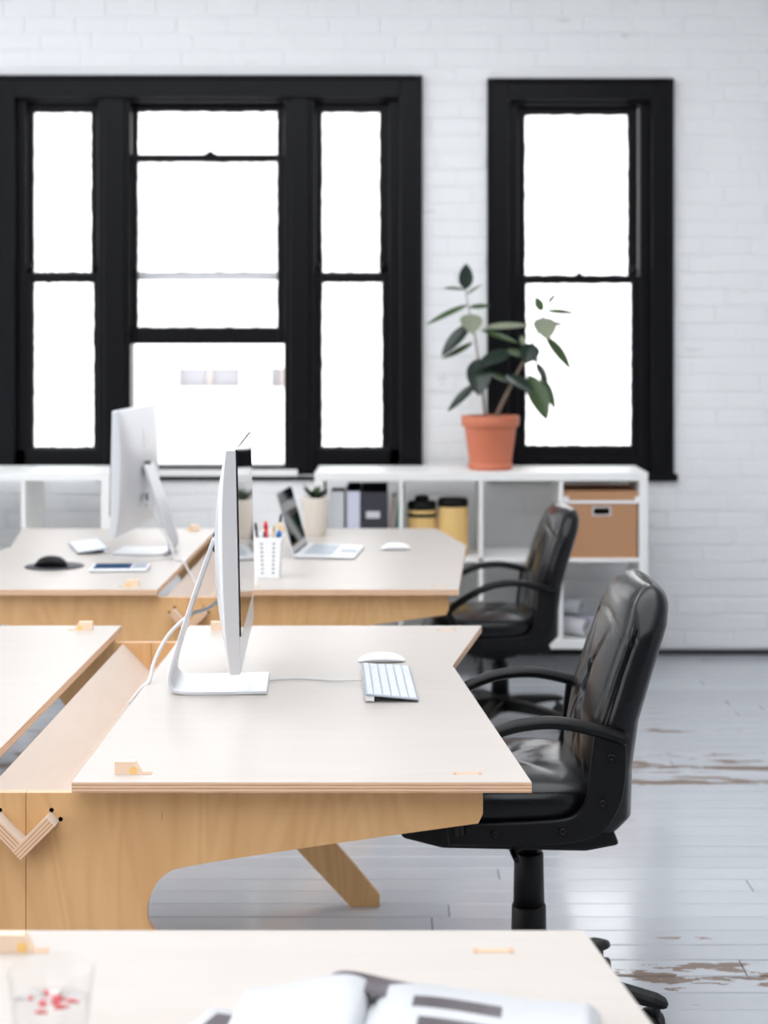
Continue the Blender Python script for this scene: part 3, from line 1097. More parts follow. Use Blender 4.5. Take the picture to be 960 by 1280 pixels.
def desk_block(label, y_front, y_back, yf_frame, yb_frame, right, left):
    """right / left: list of (x, y) along the outer edge from front to back"""
    D = thing('plywood_desk', label, 'desk', (CX, yf_frame, 0), 0, 'plywood desks in a row')
    L = lambda x_, y_: (x_ - CX, y_ - yf_frame)
    xin = .0915
    for sgn, outer in ((1, right), (-1, left)):
        pts = [L(CX + sgn * xin, y_front)] + [L(*p) for p in outer] + [L(CX + sgn * xin, y_back)]
        if sgn < 0:
            pts = pts[::-1]
        m = MB()
        m.prism(pts, 0, T_PLY, 'z', 0, 1)
        m.build('tabletop', ['ply_top', 'edge'], D, (0, 0, TOP_Z - T_PLY))
    # frames: two mirrored halves at each end, thickness T_PLY
    top = TOP_Z - T_PLY
    half = [(0, top - .014), (xin + .004, top - .014), (xin + .004, top), (.808, top), (.808, .662), (.800, .645)]
    arch = bez([(.800, .645), (.55, .610), (.298, .571), (.245, .553), (.222, .522), (.214, .487), (.226, .455), (.30, .37), (.48, .176), (.604, .031)], 5)
    half += [tuple(p)[:2] for p in [(q.x, q.y) for q in [Vector((a.x, a.y)) for a in arch]]][1:]
    half += [(.604, 0), (.527, 0)]
    inner = bez([(.527, 0), (.376, .161), (.24, .31), (.13, .40), (.05, .437), (0, .442)], 4)
    half += [(a.x, a.y) for a in inner][1:]
    for y in (0, yb_frame - yf_frame):
        for sgn in (1, -1):
            pts = [(sgn * px + sgn * .0006, pz) for px, pz in half]
            if sgn < 0:
                pts = pts[::-1]
            m = MB().prism(pts, y, y + T_PLY, 'y', 0, 1)
            fr = m.build('end_frame', ['ply_panel', 'edge_y'], D)
            # proud wedge tenon near the centre, flush tenon near the outer end
            ten = MB().prism([(sgn * .157, 0), (sgn * .157, .023), (sgn * .192, .023), (sgn * .205, 0)][::sgn], y + .001, y + T_PLY - .001, 'y')
            tn = ten.build('tenon', 'tenon', fr, (0, 0, TOP_Z - .0005))
            pg = MB().lathe([(0, -.0006), (.007, -.0006), (.007, 0), (0, 0)], 16, smooth=False)
            pg.xf(Matrix.Translation((sgn * .190, y + .0008, .0072)) @ Matrix.Rotation(PI / 2, 4, 'X'))
            pg.build('peg', 'peg', fr, (0, 0, TOP_Z))
            MB().box(min(sgn * .205, sgn * .222), max(sgn * .205, sgn * .222), y, y + T_PLY, 0, .0006).build('slot', 'slot', fr, (0, 0, TOP_Z))
            MB().box(min(sgn * .756, sgn * .806), max(sgn * .756, sgn * .806), y + .003, y + T_PLY - .003, 0, .0005).build('flush_tenon', 'edge_y', fr, (0, 0, TOP_Z))
            for e in (.756, .801):
                MB().box(min(sgn * e, sgn * (e + .006)), max(sgn * e, sgn * (e + .006)), y + .001, y + T_PLY - .001, 0, .0009).build('slot_corner', 'slot', fr, (0, 0, TOP_Z))
            # dog-bone holes beside the tray tongues
            if y == 0:
                for hx, hz in ((.0455, .6685), (.0615, .6525)):
                    hb = MB().lathe([(0, -.0008), (.0042, -.0008), (.0042, 0), (0, 0)], 14)
                    hb.xf(Matrix.Translation((sgn * hx, 0, hz)) @ Matrix.Rotation(PI / 2, 4, 'X'))
                    hb.build('slot_hole', 'hole', fr)
    # V-shaped cable tray: two sheets, tongues pass through both end frames
    y1 = yb_frame - yf_frame
    for sgn in (1, -1):
        # strip along (s2, s2), thickness below
        a0 = -.022 if sgn > 0 else 0.0
        def strip(name, mats, l0, l1, ya, yb_, parent):
            # sheet lies in its own plane: local x along the slope, local z through the thickness
            m = MB().box(min(sgn * l0, sgn * l1), max(sgn * l0, sgn * l1), ya, yb_, -.022, 0)
            m.mi = [0, 0, 1, 1, 0, 0]
            return m.build(name, mats, parent)
        tr = strip('cable_tray', ['ply_tray', 'edge'], a0, .105, T_PLY + .001, y1 - .001, D)
        tr.location = (0, 0, .622)
        tr.rotation_euler = (0, -sgn * PI / 4, 0)
        for (ya, yb_) in ((-.036, T_PLY + .002), (y1 - .002, y1 + T_PLY + .03)):
            strip('tray_tongue', ['ply_tray', 'edge'], a0, .062, ya, yb_, tr)
    return D


desk_block('middle plywood desk under the nearest computer', 2.781, 4.308, 2.83, 4.235,
           [(.222, 2.781), (.115, 3.78), (.209, 4.308)], [(-1.56, 2.781), (-1.45, 3.78), (-1.547, 4.308)])
desk_block('far plywood desk carrying the open laptop and the pen cup', 4.93, 6.53, 4.98, 6.45,
           [(.168, 4.93), (.233, 5.98), (.13, 6.53)], [(-1.56, 4.93), (-1.46, 5.93), (-1.557, 6.53)])
desk_block('nearest plywood desk with the open magazine on it', .56, 2.084, .615, 2.005,
           [(.25, .56), (.318, 1.55), (.234, 2.084)], [(-1.588, .56), (-1.656, 1.55), (-1.572, 2.084)])


# ================================================================== OFFICE CHAIRS
def superring(cf, hw, ht, z, n=48, e=3.0):
    out = []
    for i in range(n):
        a = 2 * PI * i / n
        c, s = math.cos(a), math.sin(a)
        out.append((cf + ht * math.copysign(abs(c) ** (2 / e), c), hw * math.copysign(abs(s) ** (2 / e), s), z))
    return out


def evenring(cf, hw, ht, z, n=96, e=4.0):
    '''the same outline with points evenly spaced along it'''
    p = superring(cf, hw, ht, z, 720, e)
    cum = [0.0]
    for a, b_ in zip(p, p[1:] + p[:1]):
        cum.append(cum[-1] + math.hypot(a[0] - b_[0], a[1] - b_[1]))
    out, k = [], 0
    p = p + p[:1]
    for i in range(n):
        t = cum[-1] * i / n
        while cum[k + 1] < t:
            k += 1
        u = (t - cum[k]) / max(1e-9, cum[k + 1] - cum[k])
        out.append((p[k][0] + (p[k + 1][0] - p[k][0]) * u, p[k][1] + (p[k + 1][1] - p[k][1]) * u, z))
    return out


def office_chair(label, loc, rotz, lift, star_rot):
    """local +x is the direction the sitter faces; lift raises everything above the column"""
    C = thing('office_chair', label, 'chair', loc, rotz, 'black leather office chairs')
    z = lift
    # ---- backrest: padded, leaning, with a pulled-in tuft
    ZT = .974
    front = [(.46, -.100), (.52, -.098), (.60, -.100), (.70, -.118), (.80, -.150), (.90, -.187), (.96, -.208), (.985, -.220)]
    rear = [(.46, -.175), (.50, -.205), (.60, -.206), (.70, -.220), (.80, -.250), (.90, -.282), (.96, -.292), (.985, -.290)]
    width0 = [(.46, .21), (.50, .226), (.60, .238), (.75, .236), (.90, .226), (.985, .216)]

    def wid(q):
        w_ = interp(width0, q)
        r = .11
        if q > ZT - r:
            u = min(1, (q - (ZT - r)) / r)
            w_ -= r * (1 - math.sqrt(max(0, 1 - u * u)))
        return w_
    m = MB()
    rings_ = []
    N = 120
    zs = [.46 + .006 * i for i in range(7)] + [.50 + (.93 - .50) * i / 86 for i in range(87)] + [.93 + .044 * math.sin(PI / 2 * i / 12) for i in range(1, 13)]
    zs = sorted(set(round(q, 4) for q in zs))
    for q in zs:
        fa, fb, hw = interp(front, q), interp(rear, q), wid(q)
        k = 1.0
        if q < .50:
            k = math.sqrt(max(0, 1 - ((.50 - q) / .042) ** 2)) * .85 + .15
        if q > .93:
            k = math.sqrt(max(0, 1 - ((q - .93) / .0445) ** 2)) * .95 + .05
        mid = (fa + fb) / 2
        fa, fb = mid + (fa - mid) * k, mid + (fb - mid) * k
        rg = evenring(mid, hw, (fa - fb) / 2, q, N, 3.4)
        out = []
        for (px, py, pz) in rg:
            if px > mid:
                wgt = min(1, (px - mid) / ((fa - mid) * .75 + 1e-6))
                y, zt = py, .752
                zz = pz - zt
                puff = .014 * math.cos(PI * .5 * min(1, abs(y) / hw)) * k
                dent = 0.0
                for sgn in (-1, 1):          # creases that gather at the tuft
                    if zz > 0:
                        dent += .016 * max(0, 1 - zz / .13) * math.exp(-((y - sgn * zz * .75) / .011) ** 2)
                    else:
                        dent += .018 * max(0, 1 + zz / .17) * math.exp(-((y + sgn * zz * .42) / .012) ** 2)
                        dent += .008 * max(0, 1 + zz / .22) * math.exp(-((y + sgn * zz * .95) / .016) ** 2)
                dent += .022 * math.exp(-((y / .034) ** 2 + (zz / .034) ** 2))
                dent += .004 * math.exp(-((abs(y) - hw * .80) / .007) ** 2) + .003 * math.exp(-((pz - .885 - .02 * math.cos(y * 12)) / .005) ** 2)
                px += (puff - dent) * wgt
            else:
                px -= .005 * math.cos(PI * .5 * min(1, abs(py) / hw)) * k
            out.append((px, py, pz + z))
        rings_.append(out)
    m.rings(rings_)
    back = m.build('backrest', 'leather', C)
    for s in (-1, 1):
        pth = []
        for q in [.50 + .02 * i for i in range(21)]:
            fa, hw = interp(front, q), wid(q)
            pth.append((fa - .0125, s * (hw - .0065), q + z))
        MB().tube(pth, .0032, 6).build('piping', 'leather', back)
    MB().lathe([(0, 0), (.011, 0), (.009, .004), (0, .006)], 14).xf(Matrix.Translation((-.152, 0, .752 + z)) @ Matrix.Rotation(PI / 2, 4, 'Y')).build('tuft_button', 'leather', back)
    # ---- seat cushion
    m = MB()
    rings_ = []
    nz = 14
    for i in range(nz + 1):
        u = i / nz
        zz = .475 + .095 * u
        k = (1 - abs(2 * u - 1) ** 3.2) ** (1 / 2.2) if 0 < u < 1 else .06
        k = .80 + .20 * k if 0 < u < 1 else .80
        rings_.append([(px, py, zz + z + (.004 if px > .2 else 0)) for (px, py, _) in evenring(.065, .235 * k, .225 * k, 0, 72, 4.0)])
    # crowned top with soft folds
    for k in (.72, .55, .38, .2, .05):
        rg = evenring(.065, .235 * k, .225 * k, 0, 72, 4.0)
        rings_.append([(px, py, .570 + z + .012 * (1 - k * k) - .012 * math.exp(-(((abs(px - .02) - abs(py) * .5) / .016) ** 2)) * (1 - k)) for (px, py, _) in rg])
    m.rings(rings_)
    m.build('seat_cushion', 'leather', C)
    # ---- seat pan
    m = MB().prism([(-.16, .470), (-.17, .445), (-.10, .432), (.20, .440), (.285, .462), (.29, .480), (.27, .488), (-.15, .488)], -.215, .215, 'y')
    m.xf(Matrix.Translation((0, 0, z)))
    m.build('seat_pan', 'black_plastic', C, bevel=.008)
    m = MB().prism([(-.09, .432), (.14, .432), (.12, .405), (.035, .388), (-.05, .400)], -.075, .075, 'y').xf(Matrix.Translation((0, 0, z)))
    m.build('tilt_mechanism', 'black_plastic', C, bevel=.006)
    lv = MB().tube([(.05, 0, .42 + z), (.05, .16, .415 + z), (.05, .26, .43 + z)], .006, 8)
    lv.build('height_lever', 'black_plastic', C)
    # ---- arms: bow with strut, and L bracket bolted to seat and back
    for s in (-1, 1):
        path = bez([(-.176, .676), (-.12, .694), (-.03, .711), (.06, .702), (.14, .668), (.21, .622), (.224, .600), (.212, .575), (.19, .545), (.172, .515), (.165, .485)], 6)
        pts = [(p.x, s * .252, p.y + z) for p in path]
        n = len(pts)
        m = MB()
        rr = []
        for i in range(n):
            rr.append(.013 if i < n * .62 else .013)
        m.tube([Vector(p) for p in pts], rr, 12, 0, 1.75, (0, 1, 0))
        arm = m.build('armrest', 'black_plastic', C)
        outl = bez([(-.178, .676), (-.176, .60), (-.166, .545), (-.135, .490), (-.08, .466), (.02, .458), (.19, .460)], 5)
        inl = bez([(.195, .500), (.05, .505), (-.05, .512), (-.082, .530), (-.096, .560), (-.103, .61), (-.112, .688)], 5)
        poly = [(p.x, p.y + z) for p in outl] + [(p.x, p.y + z) for p in inl]
        a, b_ = (s * .238, s * .256)
        m = MB().prism(poly, min(a, b_), max(a, b_), 'y')
        br = m.build('arm_bracket', 'black_plastic', C, bevel=.004)
        for (bx_, bz) in ((-.145, .640), (-.128, .545), (-.045, .487), (.095, .482)):
            bt = MB().lathe([(0, 0), (.009, 0), (.009, .003), (.006, .005), (.004, .0055), (.0035, .003), (0, .003)], 12)
            bt.xf(Matrix.Translation((bx_, s * .256, bz + z)) @ Matrix.Rotation(-s * PI / 2, 4, 'X'))
            bt.build('bolt', 'black_plastic', br)
    # ---- column and five-star base
    m = MB().lathe([(0, .40 + z), (.030, .398 + z), (.022, .378 + z), (.019, .36 + z), (0, .355 + z)], 24)
    m.build('column_neck', 'black_plastic', C)
    lo = max(.13, .25 + z)
    MB().lathe([(0, .366 + z), (.030, .366 + z), (.0325, .362 + z), (.035, lo - .02), (0, lo - .02)], 28).build('column_cover', 'black_plastic', C)
    MB().lathe([(0, lo), (.036, lo), (.038, lo - .004), (.041, .10), (0, .10)], 28).build('column_sleeve', 'black_plastic', C)
    MB().lathe([(0, .066), (.045, .066), (.05, .075), (.052, .105), (.045, .118), (0, .12)], 24).build('base_hub', 'black_plastic', C)
    for k in range(5):
        a = star_rot + 2 * PI * k / 5
        R = Matrix.Rotation(a, 4, 'Z')
        m = MB()
        prof = [(.03, .030, .072, .116), (.12, .028, .074, .110), (.22, .024, .074, .099), (.285, .023, .070, .090), (.305, .018, .068, .084), (.312, .008, .068, .078)]
        rs = []
        for (rx, hw, z0, z1) in prof:
            rs.append([(rx, -hw, z0), (rx, hw, z0), (rx, hw, z1 - .006), (rx, hw - .006, z1), (rx, -hw + .006, z1), (rx, -hw, z1 - .006)])
        m.rings(rs, smooth=False).xf(R)
        leg = m.build('star_leg', 'black_plastic', C, bevel=.003)
        sw = star_rot * 3 + k * 1.9 + .5          # castor swivel
        Cm = Matrix.Translation(R @ Vector((.288, 0, 0))) @ Matrix.Rotation(sw, 4, 'Z')
        cs = MB()
        for s in (-1, 1):
            w_ = MB().lathe([(0, -.009), (.022, -.009), (.0265, -.005), (.0265, .005), (.022, .009), (.008, .010), (0, .010)], 20)
            w_.xf(Matrix.Translation((-.018, s * .0165, .0265)) @ Matrix.Rotation(PI / 2, 4, 'X'))
            cs.v, o_ = cs.v + w_.v, len(cs.v)
            cs.f += [[i + o_ for i in f] for f in w_.f]
            cs.mi += w_.mi
            cs.sm += w_.sm
        hood = [(-.018 + .031 * math.cos(t), .0265 + .031 * math.sin(t)) for t in [PI * i / 10 for i in range(11)]] + [(-.040, .020), (.004, .020)]
        cs.prism(hood, -.007, .007, 'y')
        cs.lathe([(0, .045), (.008, .045), (.008, .074), (0, .074)], 10)
        cs.xf(Cm)
        cs.build('castor', 'rubber', leg)
    return C


office_chair('black leather office chair nearest the camera, tucked at the middle desk', (.277, 3.55, 0), PI + math.radians(1), 0, math.radians(157))
office_chair('black leather office chair set lower, before the cube shelf', (.372, 6.2, 0), PI + math.radians(4), -.115, math.radians(-150))
office_chair('black office chair mostly hidden under the far desk at the left edge', (-1.69, 5.45, 0), 0, -.03, math.radians(60))


# ================================================================== COMPUTERS
def imac(label, loc, rotz, with_logo):
    """screen plane at local x = 0 facing +x, foot on z = 0"""
    C = thing('desktop_computer', label, 'computer', loc, rotz, 'all-in-one desktop computers')
    W, z0, z1, edge, bul = .325, .091, .548, .022, .036
    tilt = math.radians(-1.2)
    R = Matrix.Translation((0, 0, .30)) @ Matrix.Rotation(tilt, 4, 'Y') @ Matrix.Translation((0, 0, -.30))
    m = MB()
    ny, nz = 22, 22
    fr, bk = [], []
    for i in range(nz + 1):
        for j in range(ny + 1):
            y = -W + 2 * W * j / ny
            zz = z0 + (z1 - z0) * i / nz
            u, v = abs(y) / W, abs(2 * (zz - z0) / (z1 - z0) - 1)
            t = edge + bul * max(0, (1 - u ** 4)) ** .8 * max(0, 1 - v ** 2.2) + .012 * max(0, 1 - v ** 3) * (1 - max(0, 1 - u ** 4))
            bk.append((-t, y, zz))
            fr.append((0, y, zz))
    q = ny + 1
    g = [(i * q + j, i * q + j + 1, (i + 1) * q + j + 1, (i + 1) * q + j) for i in range(nz) for j in range(ny)]
    n = len(fr)
    fs = g + [tuple(n + a for a in f[::-1]) for f in g]
    m.add(fr + bk, fs, 0, False)
    m.sm = [False] * len(g) + [True] * len(g)
    rim = [j for j in range(q)] + [i * q + ny for i in range(1, nz + 1)] + [nz * q + j for j in range(ny - 1, -1, -1)] + [i * q for i in range(nz - 1, 0, -1)]
    for a, b_ in zip(rim, rim[1:] + rim[:1]):
        m.f.append([a, b_, n + b_, n + a])
        m.mi.append(0)
        m.sm.append(False)
    m.xf(R)
    body = m.build('housing', 'alu', C, bevel=.003)
    zc = z0 + .078
    s = MB().box(.0002, .003, -W + .001, W - .001, zc, z1 - .001).xf(R)
    s.build('screen', 'screen', body)
    # stand: one bent aluminium plate
    prof = bez([(.050, .006), (-.06, .0045), (-.135, .006), (-.158, .018), (-.160, .045), (-.145, .10), (-.11, .21), (-.066, .335)], 5)
    pts = [Vector((p.x, 0, p.y)) for p in prof]
    rs = []
    for i, p in enumerate(pts):
        a, b_ = pts[max(0, i - 1)], pts[min(len(pts) - 1, i + 1)]
        tdir = (b_ - a).normalized()
        nr = Vector((tdir.z, 0, -tdir.x))
        h = .0042
        hw = .098 - .02 * (i / len(pts))
        rs.append([p + nr * h + Vector((0, -hw, 0)), p + nr * h + Vector((0, hw, 0)), p - nr * h + Vector((0, hw, 0)), p - nr * h + Vector((0, -hw, 0))])
    st = MB().rings(rs, smooth=False)
    std = st.build('stand', 'alu', C, bevel=.0015)
    MB().box(-.072, -.05, -.03, .03, .30, .345).build('hinge', 'dark_grey', std, bevel=.006)
    if with_logo:
        # fruit-shaped emblem with a bite and a leaf
        pts = []
        for i in range(40):
            a = 2 * PI * i / 40
            r = .030 * (1 + .06 * math.cos(2 * a)) * (1 - .16 * math.exp(-((a - PI / 2) / .35) ** 2)) * (1 - .10 * math.exp(-((a - 3 * PI / 2) / .3) ** 2))
            yy, zz = r * math.cos(a), r * math.sin(a)
            dd = math.hypot(yy - .036, zz - .004)
            if dd < .014:
                yy = .036 - .014 * (1 if True else 0) * math.cos(math.asin(max(-1, min(1, (zz - .004) / .014))))
            pts.append((yy, zz))
        e = MB().prism(pts, -.0012, 0, 'x')
        leafp = [(.001, .030), (.004, .038), (.012, .043), (.011, .035), (.006, .031)]
        e.prism(leafp, -.0012, 0, 'x')
        lg = e.build('emblem', 'logo', body, (-.0545, .0, .425), (0, math.radians(7), 0))
        MB().prism([(.02 * math.cos(2 * PI * i / 20), .026 * math.sin(2 * PI * i / 20)) for i in range(20)], -.0015, 0, 'x').build('cable_port', 'dark_grey', body, (-.0605, 0, .20))
    return C


imac('silver desktop computer seen edge-on on the middle desk', (-.352, 3.56, TOP_Z), math.radians(3), False)
imac('silver desktop computer seen from behind on the far left desk', (-.990, 5.80, TOP_Z), PI + math.radians(-3), True).scale = (.96, .96, .96)


def cable(name, label, pts, r, mat='cable', n=8):
    m = MB().tube(bez(pts, n), r, 8)
    o = m.build(name, mat)
    tag(o, label, 'cable')
    return o


cable('power_cable', 'white power cable looping from the nearest computer to the cable tray',
      [(-.40, 3.60, .93), (-.44, 3.62, .895), (-.487, 3.63, .875), (-.535, 3.63, .83), (-.563, 3.61, .775), (-.570, 3.58, .737), (-.584, 3.57, .725), (-.612, 3.56, .690)], .0042)
cable('keyboard_cable', 'thin white cable running from the computer to the keyboard',
      [(-.31, 3.60, TOP_Z + .003), (-.24, 3.62, TOP_Z + .003), (-.16, 3.60, TOP_Z + .003), (-.093, 3.58, TOP_Z + .008)], .0018)
cable('rear_power_cable', 'pale cable dropping from the far computer over the desk gap',
      [(-.915, 5.68, .93), (-.88, 5.70, .85), (-.825, 5.66, .775), (-.80, 5.58, TOP_Z + .004), (-.765, 5.54, .735), (-.735, 5.50, .695), (-.70, 5.46, .655)], .004)
cable('desk_cable', 'thin grey cable lying across the far left desk',
      [(-.80, 5.62, TOP_Z + .0025), (-.88, 5.57, TOP_Z + .0025), (-.98, 5.60, TOP_Z + .0025), (-1.09, 5.72, TOP_Z + .0025)], .002)


# ------------------------------------------------------------------ keyboards and mice
def keyboard(label, loc, rotz, keys=True, L=.395, W=.114):
    """local x = length, local y = from the sitter's edge (0) to the raised rear edge"""
    K = thing('keyboard', label, 'keyboard', loc, rotz, 'white keyboards')
    t = math.radians(6)
    R = Matrix.Rotation(t, 4, 'X')
    b = MB().box(-L / 2, L / 2, 0, W, .003, .0065).xf(R)
    b.build('base_plate', 'keygap', K, bevel=.001)
    f = MB().box(-L / 2 + .004, L / 2 - .004, W - .020, W - .002, -.0085 + .012 - .012, .003).xf(R)
    f.build('rear_foot', 'white_plastic', K)
    if not keys:
        MB().box(-L / 2 + .006, L / 2 - .006, .005, W - .005, .0065, .0085).xf(R).build('key_field', 'key', K, bevel=.001)
        return K
    rows = [(.004, .0165)] + [(.0222 + .0187 * i, .0168) for i in range(4)] + [(.0972, .0125)]
    meshes = {}
    for r, (y0, h) in enumerate(rows):
        x = -L / 2 + .004
        n = 0
        while x < L / 2 - .012:
            w = .0172
            if r == 0 and n == 4:
                w = .092
            elif r in (1, 2, 3) and n == 0:
                w = .0172 + .0045 * (4 - r)
            w = min(w, L / 2 - .004 - x)
            if w < .008:
                break
            key = (round(w, 4), h)
            if key not in meshes:
                m = MB()
                e = .0012
                m.add([(0, 0, 0), (w, 0, 0), (w, h, 0), (0, h, 0), (e, e, .0026), (w - e, e, .0026), (w - e, h - e, .0026), (e, h - e, .0026)],
                      [(0, 1, 5, 4), (1, 2, 6, 5), (2, 3, 7, 6), (3, 0, 4, 7), (4, 5, 6, 7)])
                meshes[key] = m.mesh('key', 'key')
            p = R @ Vector((x, y0, .0066))
            link('key', meshes[key], K, p, (t, 0, 0))
            x += w + .0028
            n += 1
    return K


ka = math.radians(93)
keyboard('white wired keyboard beside the white mouse on the middle desk', (.022, 3.562, TOP_Z + .001), math.radians(93), True, .336)
keyboard('white keyboard under the far left computer screen', (-1.215, 5.87, TOP_Z + .001), math.radians(-72), False, .30)


def mouse(label, loc, rotz, mat_top, mat_bot, name='computer_mouse', h=.024):
    o = thing(name, label, 'mouse', loc, rotz, 'computer mice')
    top, bot = MB(), MB()
    n = 40
    rs, rb = [], []
    for k in range(9):
        u = k / 8
        sc = math.cos(u * PI / 2) ** .55 if u < 1 else .02
        z = h * (.42 + .58 * math.sin(u * PI / 2))
        rs.append([(p[0], p[1], z - .42 * h * abs(p[0] / .057) ** 2.2 * 1.0 + (.0 if u else 0)) for p in superring(0, .029 * sc, .057 * sc, 0, n, 2.6)])
    top.rings(rs, caps=True)
    top.build('shell', mat_top, o)
    for k in range(5):
        u = k / 4
        sc = .80 + .2 * u
        rb.append([(p[0] * (1 if u else 1), p[1], (h * .42 - .42 * h * abs(p[0] / .057) ** 2.2) * u + .0008) for p in superring(0, .029 * sc, .057 * (.92 + .08 * u), 0, n, 2.6)])
    bot.rings(rb, caps=True)
    bot.build('underside', mat_bot, o)
    return o


mouse('white mouse behind the keyboard on the middle desk', (at(477, 0, 3.83).x, 3.83, TOP_Z + .0005), math.radians(2), 'white_plastic', 'alu', h=.019)
mouse('white mouse beside the open laptop on the far desk', (at(495, 0, 5.87).x, 5.87, TOP_Z + .0005), math.radians(3), 'white_plastic', 'alu')
pad = MB().lathe([(0, 0), (.098, 0), (.1, .0015), (.098, .003), (0, .003)], 40)
tag(pad.build('mouse_pad', 'dark_grey', None, (at(68, 0, 5.43).x, 5.43, TOP_Z + .0003)), 'round black mouse pad on the far left desk', 'mouse pad')
mouse('black mouse on the round pad on the far left desk', (at(64, 0, 5.41).x, 5.41, TOP_Z + .0036), math.radians(174), 'black_plastic', 'black_plastic', h=.036)


def tablet():
    o = thing('tablet', 'silver tablet with a dark blue screen near the black mouse', 'tablet', (at(150, 0, 5.36).x, 5.36, TOP_Z + .001), math.radians(4))
    MB().box(-.096, .096, -.068, .068, 0, .011).build('body', 'alu', o, bevel=.004, seg=3)
    MB().box(-.085, .04, -.060, .060, .011, .0118).build('screen', 'tablet_blue', o)
    MB().box(.046, .088, -.06, .06, .011, .0118).build('control_strip', 'keygap', o)


tablet()


# ------------------------------------------------------------------ laptop
def laptop():
    o = thing('laptop', 'open silver laptop facing right on the far desk', 'laptop', (-.268, 5.775, TOP_Z), math.radians(-5))
    hw, dp = .163, .108
    b = MB().prism([(-dp, .003), (-dp, .016), (dp, .007), (dp, .004)], -hw, hw, 'y')
    base = b.build('base', 'alu', o, bevel=.002)
    MB().prism([(-.075, .0152), (-.075, .0158), (.025, .0116), (.025, .0110)], -.135, .135, 'y').build('key_field', 'keygap', base)
    MB().prism([(.04, .0104), (.04, .0108), (.10, .0078), (.10, .0074)], -.05, .05, 'y').build('trackpad', 'keygap', base)
    tilt = math.radians(-16)
    R = Matrix.Translation((-dp + .002, 0, .016)) @ Matrix.Rotation(tilt, 4, 'Y')
    MB().box(-.006, 0, -hw, hw, 0, .226).xf(R).build('lid', 'alu', o, bevel=.002)
    MB().box(.0002, .0012, -hw + .008, hw - .008, .025, .218).xf(R).build('screen', 'screen', o)
    MB().lathe([(0, -.14), (.006, -.14), (.006, .14), (0, .14)], 12).xf(Matrix.Translation((-dp + .002, 0, .014)) @ Matrix.Rotation(PI / 2, 4, 'X')).build('hinge', 'dark_grey', o)


laptop()


# ------------------------------------------------------------------ pen cup and pens
def pen_cup():
    d = 5.20
    cx = at(336, 0, d).x
    o = thing('pen_cup', 'white square pen cup with rows of round holes', 'cup', (cx, d, TOP_Z), 0)
    hb, ht, H, t = .036, .045, .132, .003
    m = MB()
    sq = lambda h, z: [(-h, -h, z), (h, -h, z), (h, h, z), (-h, h, z)]
    m.rings([sq(hb, 0), sq(ht, H), sq(ht - t, H), sq(hb - t, t)], smooth=False, caps=True)
    cup = m.build('cup_wall', 'white_plastic', o, bevel=.002)
    slope = (ht - hb) / H
    hole = MB().lathe([(0, -.0007), (.0036, -.0007), (.0036, 0), (0, 0)], 12)
    hole.xf(Matrix.Rotation(PI / 2, 4, 'X'))
    me = hole.mesh('hole', 'hole')
    for cxh in (-.017, .017):
        for k in range(8):
            zz = .018 + .0135 * k
            link('hole', me, o, (cxh * (1 + .2 * k / 8), -(hb + slope * zz) - .0002, zz), (math.atan(slope) * -1, 0, 0))
    for sgn in (-1, 1):
        for cyh in (-.017, .017):
            for k in range(8):
                zz = .018 + .0135 * k
                link('hole', me, o, (sgn * (hb + slope * zz) + sgn * .0002, cyh, zz), (0, 0, sgn * PI / 2))
    pens = [('pen', 'black felt pen leaning left in the pen cup', 'pen', 'dark_grey', 'black_plastic', (-.02, -.005), (-.045, .01), .175),
            ('marker_pen', 'red marker standing in the pen cup', 'pen', 'red', 'red', (.0, .01), (-.012, .012), .18),
            ('pencil', 'wooden pencil leaning right in the pen cup', 'pencil', 'pencil', 'dark_grey', (.012, 0), (.04, .01), .205),
            ('brush', 'pale wooden brush handle in the pen cup', 'brush', 'pencil', 'pencil', (.008, .02), (.015, .03), .165),
            ('highlighter', 'blue highlighter at the right of the pen cup', 'pen', 'blue', 'blue', (.027, .005), (.033, .005), .15),
            ('ballpoint_pen', 'short black ballpoint in the middle of the pen cup', 'pen', 'black_plastic', 'dark_grey', (-.008, -.015), (-.013, -.018), .15)]
    for nm, lab, cat, mt, tipm, b0, b1, ln in pens:
        a = Vector((cx + b0[0], d + b0[1], TOP_Z + .006))
        b_ = Vector((cx + b1[0], d + b1[1], TOP_Z + ln))
        r = {'highlighter': .0085, 'marker_pen': .0065}.get(nm, .0042)
        p = thing(nm, lab, cat, a, 0, 'pens in the white cup')
        v = b_ - a
        MB().tube([Vector((0, 0, 0)), v * .86], r, 10).build('barrel', mt, p)
        MB().tube([v * .86, v * .90, v * .97, v], [r * 1.08, r * 1.08, r * .9, r * .3], 10).build('cap', tipm, p)


pen_cup()


def succulent():
    d = 6.30
    o = thing('potted_succulent', 'small succulent in a cream pot behind the laptop', 'plant', (at(394, 0, d).x, d, TOP_Z))
    MB().lathe([(0, 0), (.038, 0), (.040, .003), (.054, .145), (.055, .150), (.050, .150), (.048, .135), (0, .135)], 32).build('pot', 'cream', o)
    MB().lathe([(0, .137), (.03, .139), (.048, .136)], 20).build('soil', 'soil', o)
    rnd = random.Random(3)
    for k in range(11):
        a = 2 * PI * k / 11 + rnd.uniform(-.2, .2)
        L = rnd.uniform(.05, .085)
        base = o.location + Vector((0, 0, .138))
        tip = base + Vector((math.cos(a) * L * .8, math.sin(a) * L * .8, L * rnd.uniform(.2, .75)))
        place_leaf(o, base, tip, .022, 'leaf_dark' if k % 3 else 'leaf_mid', (0, 0, 1), -.2, .4)


succulent()


